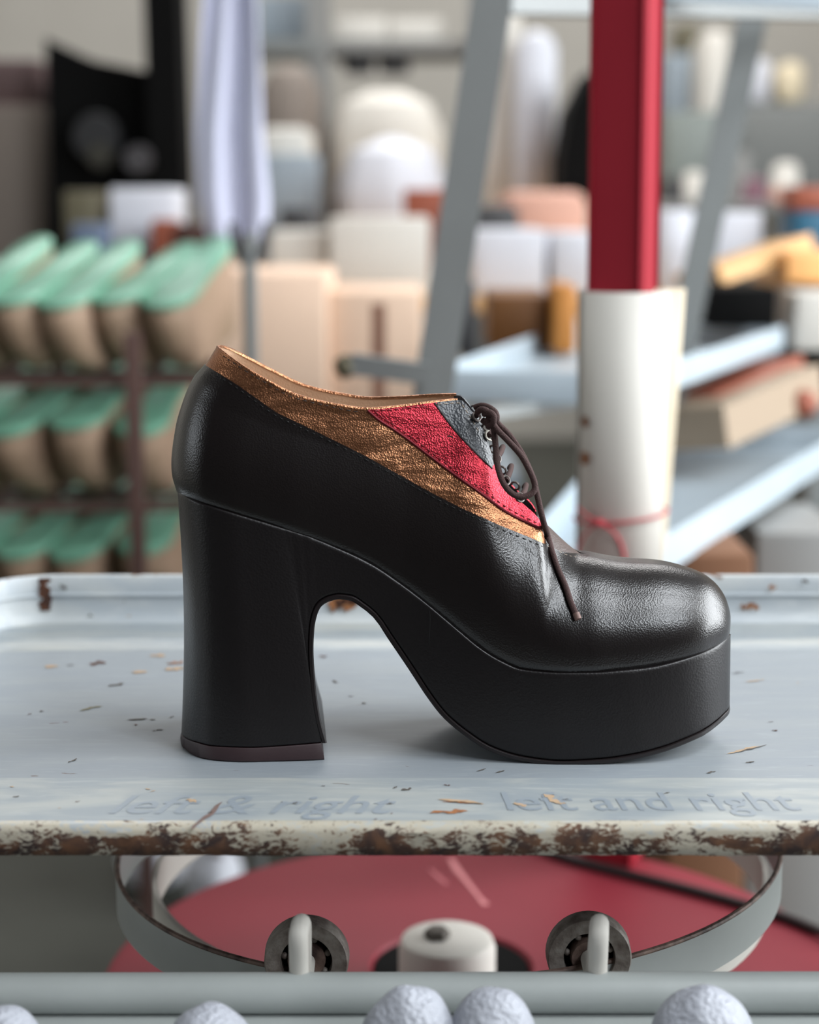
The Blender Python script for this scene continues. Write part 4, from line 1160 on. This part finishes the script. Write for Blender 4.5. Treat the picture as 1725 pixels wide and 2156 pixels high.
bx('rust_tin', 700, 420, 760, 460, 4.6, .15, M['dkbrown'], 'small dark brown tin behind the big off-white carton', 'tin', zb=tz)
bx('white_sack', 706, 285, 945, 450, 4.35, .4, M['white'], 'bright white sack standing behind the big carton', 'sack', zb=tz, bev=.12)
bx('grey_sack', 690, 185, 935, 300, 5.1, .3, M['offwhite'], 'pale grey sack above and behind the bright white sack', 'sack', zb=tz, bev=.12)
bx('blue_carton', 545, 325, 665, 410, 4.5, .3, M['greyblue'], 'grey-blue carton behind the leftmost white carton', 'carton', zb=tz)
bx('folded_paper', 548, 268, 652, 322, 4.7, .3, M['offwhite'], 'off-white stack just above the grey-blue carton', 'paper stack', zb=tz, bev=.02)
bx('beige_bag', 545, 130, 668, 268, 5.1, .3, M['taupe'], 'taupe bag on the back left of the work table', 'bag', zb=tz, bev=.08)
bx('tall_board', 1020, 30, 1100, 420, 4.7, .05, M['offwhite'], 'tall off-white board right of the slanted rack leg', 'board', zb=tz, bev=.015)
bx('white_roll', 1085, 60, 1178, 420, 4.55, .12, M['white'], 'tall bright white roll beside the off-white board', 'roll', zb=tz, bev=.05)
b = MB().prism([(at(x_, y_, 4.2).x, at(x_, y_, 4.2).z) for x_, y_ in ((1180, 440), (1182, 330), (1200, 230), (1240, 150), (1300, 200), (1300, 440))][::-1], 3.4, 3.7)
tag(obj('black_garment_bag', b, M['black'], None, False), 'black bag standing behind the left edge of the red post', 'bag')

# shelf unit on the back
su = thing('shelf_unit', 'grey metal shelf unit at the back, left of the slanted rack leg', 'shelf', (at(760, 100, 5.6).x, 4.9, FL))
zs1 = at(0, 98, 5.6).z
for px in (672, 1010):
    x = at(px, 200, 5.55).x; obj('upright', MB().box((x, 4.74, .3), (.075, .05, 2.3)), M['midgrey'], su, False)
for z in (zs1, at(0, 98, 5.6).z + .75): obj('shelf', MB().box((at(760, 100, 5.6).x, 4.98, z), (.95, .45, .035)), M['midgrey'], su, False)
x = at(500, 110, 5.55).x; obj('cross_bar', MB().box(((x + at(680, 100, 5.55).x) / 2, 4.72, at(0, 100, 5.55).z), (at(680, 100, 5.55).x - x, .04, .045)), M['grey_dark'], su, False)
bx('cream_box', 705, 35, 815, 92, 5.62, .3, M['offwhite'], 'cream box on the back shelf, left one', 'box', zb=zs1 + .018, group='boxes on the back shelf')
bx('cream_box', 822, 38, 935, 92, 5.62, .3, M['offwhite'], 'cream box on the back shelf, next to the rack leg', 'box', zb=zs1 + .018, group='boxes on the back shelf')
bx('shelf_folder', 545, -10, 645, 85, 5.65, .2, M['greyblue'], 'grey-blue folder left of the shelf upright at the top', 'folder', zb=zs1 + .018)
zs = zs1 - .0175
for (x0, x1, lab) in ((722, 785, 'black hanging clamp under the back shelf, left one'), (798, 862, 'black hanging clamp under the back shelf, right one')):
    A = at(x0, 150, 5.6); B = at(x1, 112, 5.6)
    tag(obj('clamp', MB().box(((A.x + B.x) / 2, 4.9, (A.z + zs) / 2), (B.x - A.x, .12, zs - A.z), bev=.01), M['darkgrey']), lab, 'clamp', 'clamps under the back shelf')

# black machine at upper left
mc = thing('press_machine', 'tall black machine with an upright column, upper left of the photo', 'machine', (at(250, 300, 4.2).x, 3.6, FL))
def pris(pts, d, dep, m, name, parent, zfloor=None):
    P = [(at(a, b_, d).x, at(a, b_, d).z) for a, b_ in pts]
    if zfloor is not None: P = [(x, z if i < len(P) - 2 else zfloor) for i, (x, z) in enumerate(P)]
    return obj(name, MB().prism(P, d - .8, d - .8 + dep), m, parent, False)
pris([(95, 80), (150, 108), (200, 128), (262, 140), (310, 150), (395, 480), (100, 500)], 4.4, .5, M['black'], 'machine_body', mc, FL)
pris([(300, -60), (372, -60), (400, 470), (325, 470)], 4.3, .2, M['black'], 'column', mc, FL)
obj('handwheel', MB().lathe([(.0, -.02), (.055, -.02), (.06, 0), (.055, .02), (0, .02)], at(205, 290, 4.36), 'Y', 28), mat('near_black', (24, 24, 26), .6), mc)
obj('dial', MB().lathe([(.0, -.01), (.032, -.01), (.034, .02), (0, .02)], at(290, 335, 4.25), 'Y', 24), mat('dial_grey', (58, 56, 58), .5), mc)
obj('dial', MB().lathe([(.0, -.01), (.030, -.01), (.032, .02), (0, .02)], at(210, 328, 4.34), 'Y', 24), mat('dial_olive', (50, 48, 40), .5), mc)
table('side_table', 'grey side table behind the rack of lasts', -1.7, -.50, 2.75, 3.35, .14, M['midgrey'])
G = None
bx('white_box', 232, 396, 368, 470, 3.75, .2, M['white'], 'small white box in front of the black machine', 'box', zb=.14)
bx('olive_box', 135, 402, 205, 500, 3.75, .2, M['olive'], 'small olive box left of the small white box', 'box', zb=.14)
bx('pinkish_box', 318, 462, 366, 500, 3.62, .1, M['redbrown'], 'little red-brown box below the white box', 'box', zb=.14)
bx('blue_box', 150, 472, 220, 505, 3.62, .1, mat('blue_grey', (96, 110, 134), .6), 'flat blue-grey box above the top row of lasts', 'box', zb=.14)
bx('dark_block', 372, 470, 450, 520, 3.6, .15, M['dkbrown'], 'dark block under the hanging white cloth', 'block', zb=tz)
bx('grey_cabinet', -60, 222, 84, 500, 4.6, .5, M['taupe'], 'taupe cabinet at the far left edge', 'cabinet', zb=FL)
bx('maroon_box', -40, 125, 78, 218, 4.65, .3, mat('maroon_grey', (104, 84, 84), .7), 'maroon-grey box on top of the taupe cabinet', 'box', zb=at(0, 222, 4.6).z)

# right side: bench, crates and clutter behind the red post
table('right_bench', 'wooden bench at right carrying white crate and blue box', .62, 1.5, 1.95, 2.35, at(0, 575, 2.85).z, M['wood'], t=.035)
zr = at(0, 575, 2.85).z
wb = MB(); A = at(1478, 590, 2.6); B = at(1760, 520, 3.0)
bx('white_crate', 1500, 446, 1608, 560, 3.0, .16, M['white'], 'white crate on the wooden bench, right of the red post', 'crate', zb=zr)
bx('blue_box', 1672, 445, 1770, 505, 2.95, .12, M['blue'], 'petrol blue box at the right edge of the photo', 'box', zb=zr + .0)
bx('red_brown_box', 1668, 392, 1770, 443, 2.97, .10, M['redbrown'], 'red-brown box on top of the petrol blue box', 'box', zb=at(0, 445, 2.95).z)
tag(obj('wooden_board', bar(at(1470, 588, 2.70), at(1665, 520, 2.82), .030, .10), M['wood'], None, False), 'pale wooden board slanting up to the right under the white crate', 'board')
bx('orange_board', 1655, 528, 1790, 596, 2.7, .10, mat('orange_pale', (238, 178, 112), .6), 'thick orange-toned board end at the right edge', 'board')
def ball(px, py, rp, d, m, lab, name, cat, group=None, sc=(1, 1, 1)):
    r_ = rp / F * d; tag(obj(name, MB().blob(at(px, py, d), (r_ * sc[0], r_ * sc[1], r_ * sc[2]), px % 7, .12, n=20, m=14), m), lab, cat, group)
G = 'spools on the far bench'
table('far_bench', 'grey far bench in the right background', .72, 2.3, 4.3, 5.2, at(0, 425, 5.4).z, M['midgrey'])
zf = at(0, 425, 5.4).z
def spool(px, w, top, m, lab, d=5.4):
    A = at(px - w / 2, top, d); B = at(px + w / 2, top, d); r_ = (B.x - A.x) / 2; cx_ = (A.x + B.x) / 2
    tag(obj('thread_spool', MB().lathe([(r_, 0), (r_, .01), (r_ * .86, .02), (r_ * .8, (A.z - zf) * .85), (r_ * .5, A.z - zf), (0, A.z - zf)], (cx_, d - .8, zf), n=24), m), lab, 'spool', G)
spool(1462, 56, 362, M['offwhite'], 'pale spool just right of the red post on the far bench')
spool(1562, 52, 320, M['midgrey'], 'grey spool behind the second slanted leg')
spool(1590, 60, 375, M['mauve'], 'mauve spool on the far bench right of the second slanted leg', 5.15)
spool(1655, 70, 342, M['offwhite'], 'wide pale spool on the far bench near the right edge')
spool(1640, 40, 395, M['pink'], 'small pinkish spool in front of the wide pale spool', 5.12)
spool(1420, 50, 372, M['darkgrey'], 'dark spool hugging the right edge of the red post', 5.2)
b_ = bx('grey_machine', 1400, 235, 1530, 400, 5.5, .3, mat('green_grey', (122, 130, 126), .5), 'green-grey box behind the far bench spools, right of the post', 'box', zb=zf)
bx('white_bag', 1475, 60, 1545, 225, 6.0, .25, M['offwhite'], 'tall off-white bag at the top, between red post and second leg', 'bag', zb=zf, bev=.06)
bx('sky_blue_box', 1405, 112, 1462, 172, 6.2, .2, M['greyblue'], 'light blue box top right beside the red post', 'box', zb=zf)
bx('hanging_board', 1560, 225, 1790, 340, 5.85, .1, mat('grey_panel', (112, 114, 112), .7), 'dark grey panel behind the far bench at right', 'panel', zb=zf)
rs = thing('wall_shelf', 'grey shelf on the back wall at upper right', 'shelf', (at(1640, 230, 6.9).x, 6.4, at(0, 228, 6.9).z))
obj('board', MB().box((at(1640, 230, 6.9).x, 6.8, at(0, 228, 6.9).z), (.9, 1.5, .03)), M['grey_dark'], rs, False)
zz = at(0, 228, 6.9).z + .016
bx('white_tub', 1575, 122, 1632, 222, 6.9, .2, M['white'], 'white tub on the wall shelf at upper right', 'tub', zb=zz, bev=.04)
bx('cream_tub', 1640, 128, 1700, 220, 6.9, .2, mat('cream_tub', (222, 208, 178), .6), 'cream tub next to the white tub on the wall shelf', 'tub', zb=zz, bev=.04)
bx('olive_bundle', 1425, 50, 1475, 105, 6.4, .15, M['olive'], 'olive bundle stacked on the light blue box', 'bundle', zb=at(0, 112, 6.2).z)
# under the bench at right
bx('black_crate', 1490, 605, 1640, 690, 2.5, .2, M['black'], 'black crate under the wooden board, right of the second slanted leg', 'crate')
zz = at(0, 790, 2.3).z
G = None
bx('white_bin', 1672, 615, 1800, 740, 2.6, .2, M['offwhite'], 'off-white bin at the right edge below the bench', 'bin')
bx('black_box', 1680, 748, 1800, 850, 2.6, .2, M['black'], 'black box at the right edge under the off-white bin', 'box')
ball(1690, 850, 30, 2.35, M['redbrown'], 'small red ball at the right edge beneath the black box', 'red_ball', 'ball')
tag(obj('tan_box', bar(at(1440, 905, 2.2), at(1650, 815, 2.45), .055, .12), mat('box_tan', (150, 132, 112), .7), None, False), 'tan box leaning behind the paper roll under the upper rack tray', 'box')
tag(obj('red_brown_strip', bar(at(1455, 860, 2.28), at(1640, 775, 2.5), .030, .08), M['redbrown'], None, False), 'red-brown strip lying on the tan box', 'strip')
bx('brown_carton', 1405, 1010, 1580, 1250, 2.75, .3, M['carton2'], 'brown carton behind the slanting lower rack tray', 'carton', zb=FL)
bx('brown_carton_low', 1420, 1166, 1590, 1300, 1.75, .2, M['carton2'], 'brown carton just behind the tray rim at right', 'carton', zb=FL)
bx('orange_machine', 1030, 620, 1160, 668, 2.45, .2, mat('brown_dark_orange', (120, 76, 34), .6), 'dark orange-brown block above the upper rack tray', 'block', zb=.064)
bx('wood_block', 1165, 600, 1215, 672, 2.40, .15, M['orange_wood'], 'orange wooden block beside the paper roll on the upper rack tray', 'block', zb=.064)
bx('black_weight', 968, 592, 1002, 690, 2.35, .08, M['darkgrey'], 'black weight standing against the slanted leg on the rack tray', 'weight', zb=.064)
bx('grey_bin', 1590, 1120, 1790, 1260, 1.95, .2, M['midgrey'], 'grey bin at the right edge above the tray rim', 'bin', zb=FL)
# things on the floor seen under the tray
def floor_sack(px, py, w, h, m, lab):
    P = onz(px, py, FL + .06); tag(obj('white_bundle', MB().blob((P.x, P.y, FL + h * .98), (w, w, h), px, .15), m), lab, 'bundle', 'white bundles on the floor')
floor_sack(450, 1845, .045, .06, M['white'], 'round white bundle on the floor left of the red base')
floor_sack(325, 1795, .06, .05, M['white'], 'white bundle on the floor inside the hoop at left')
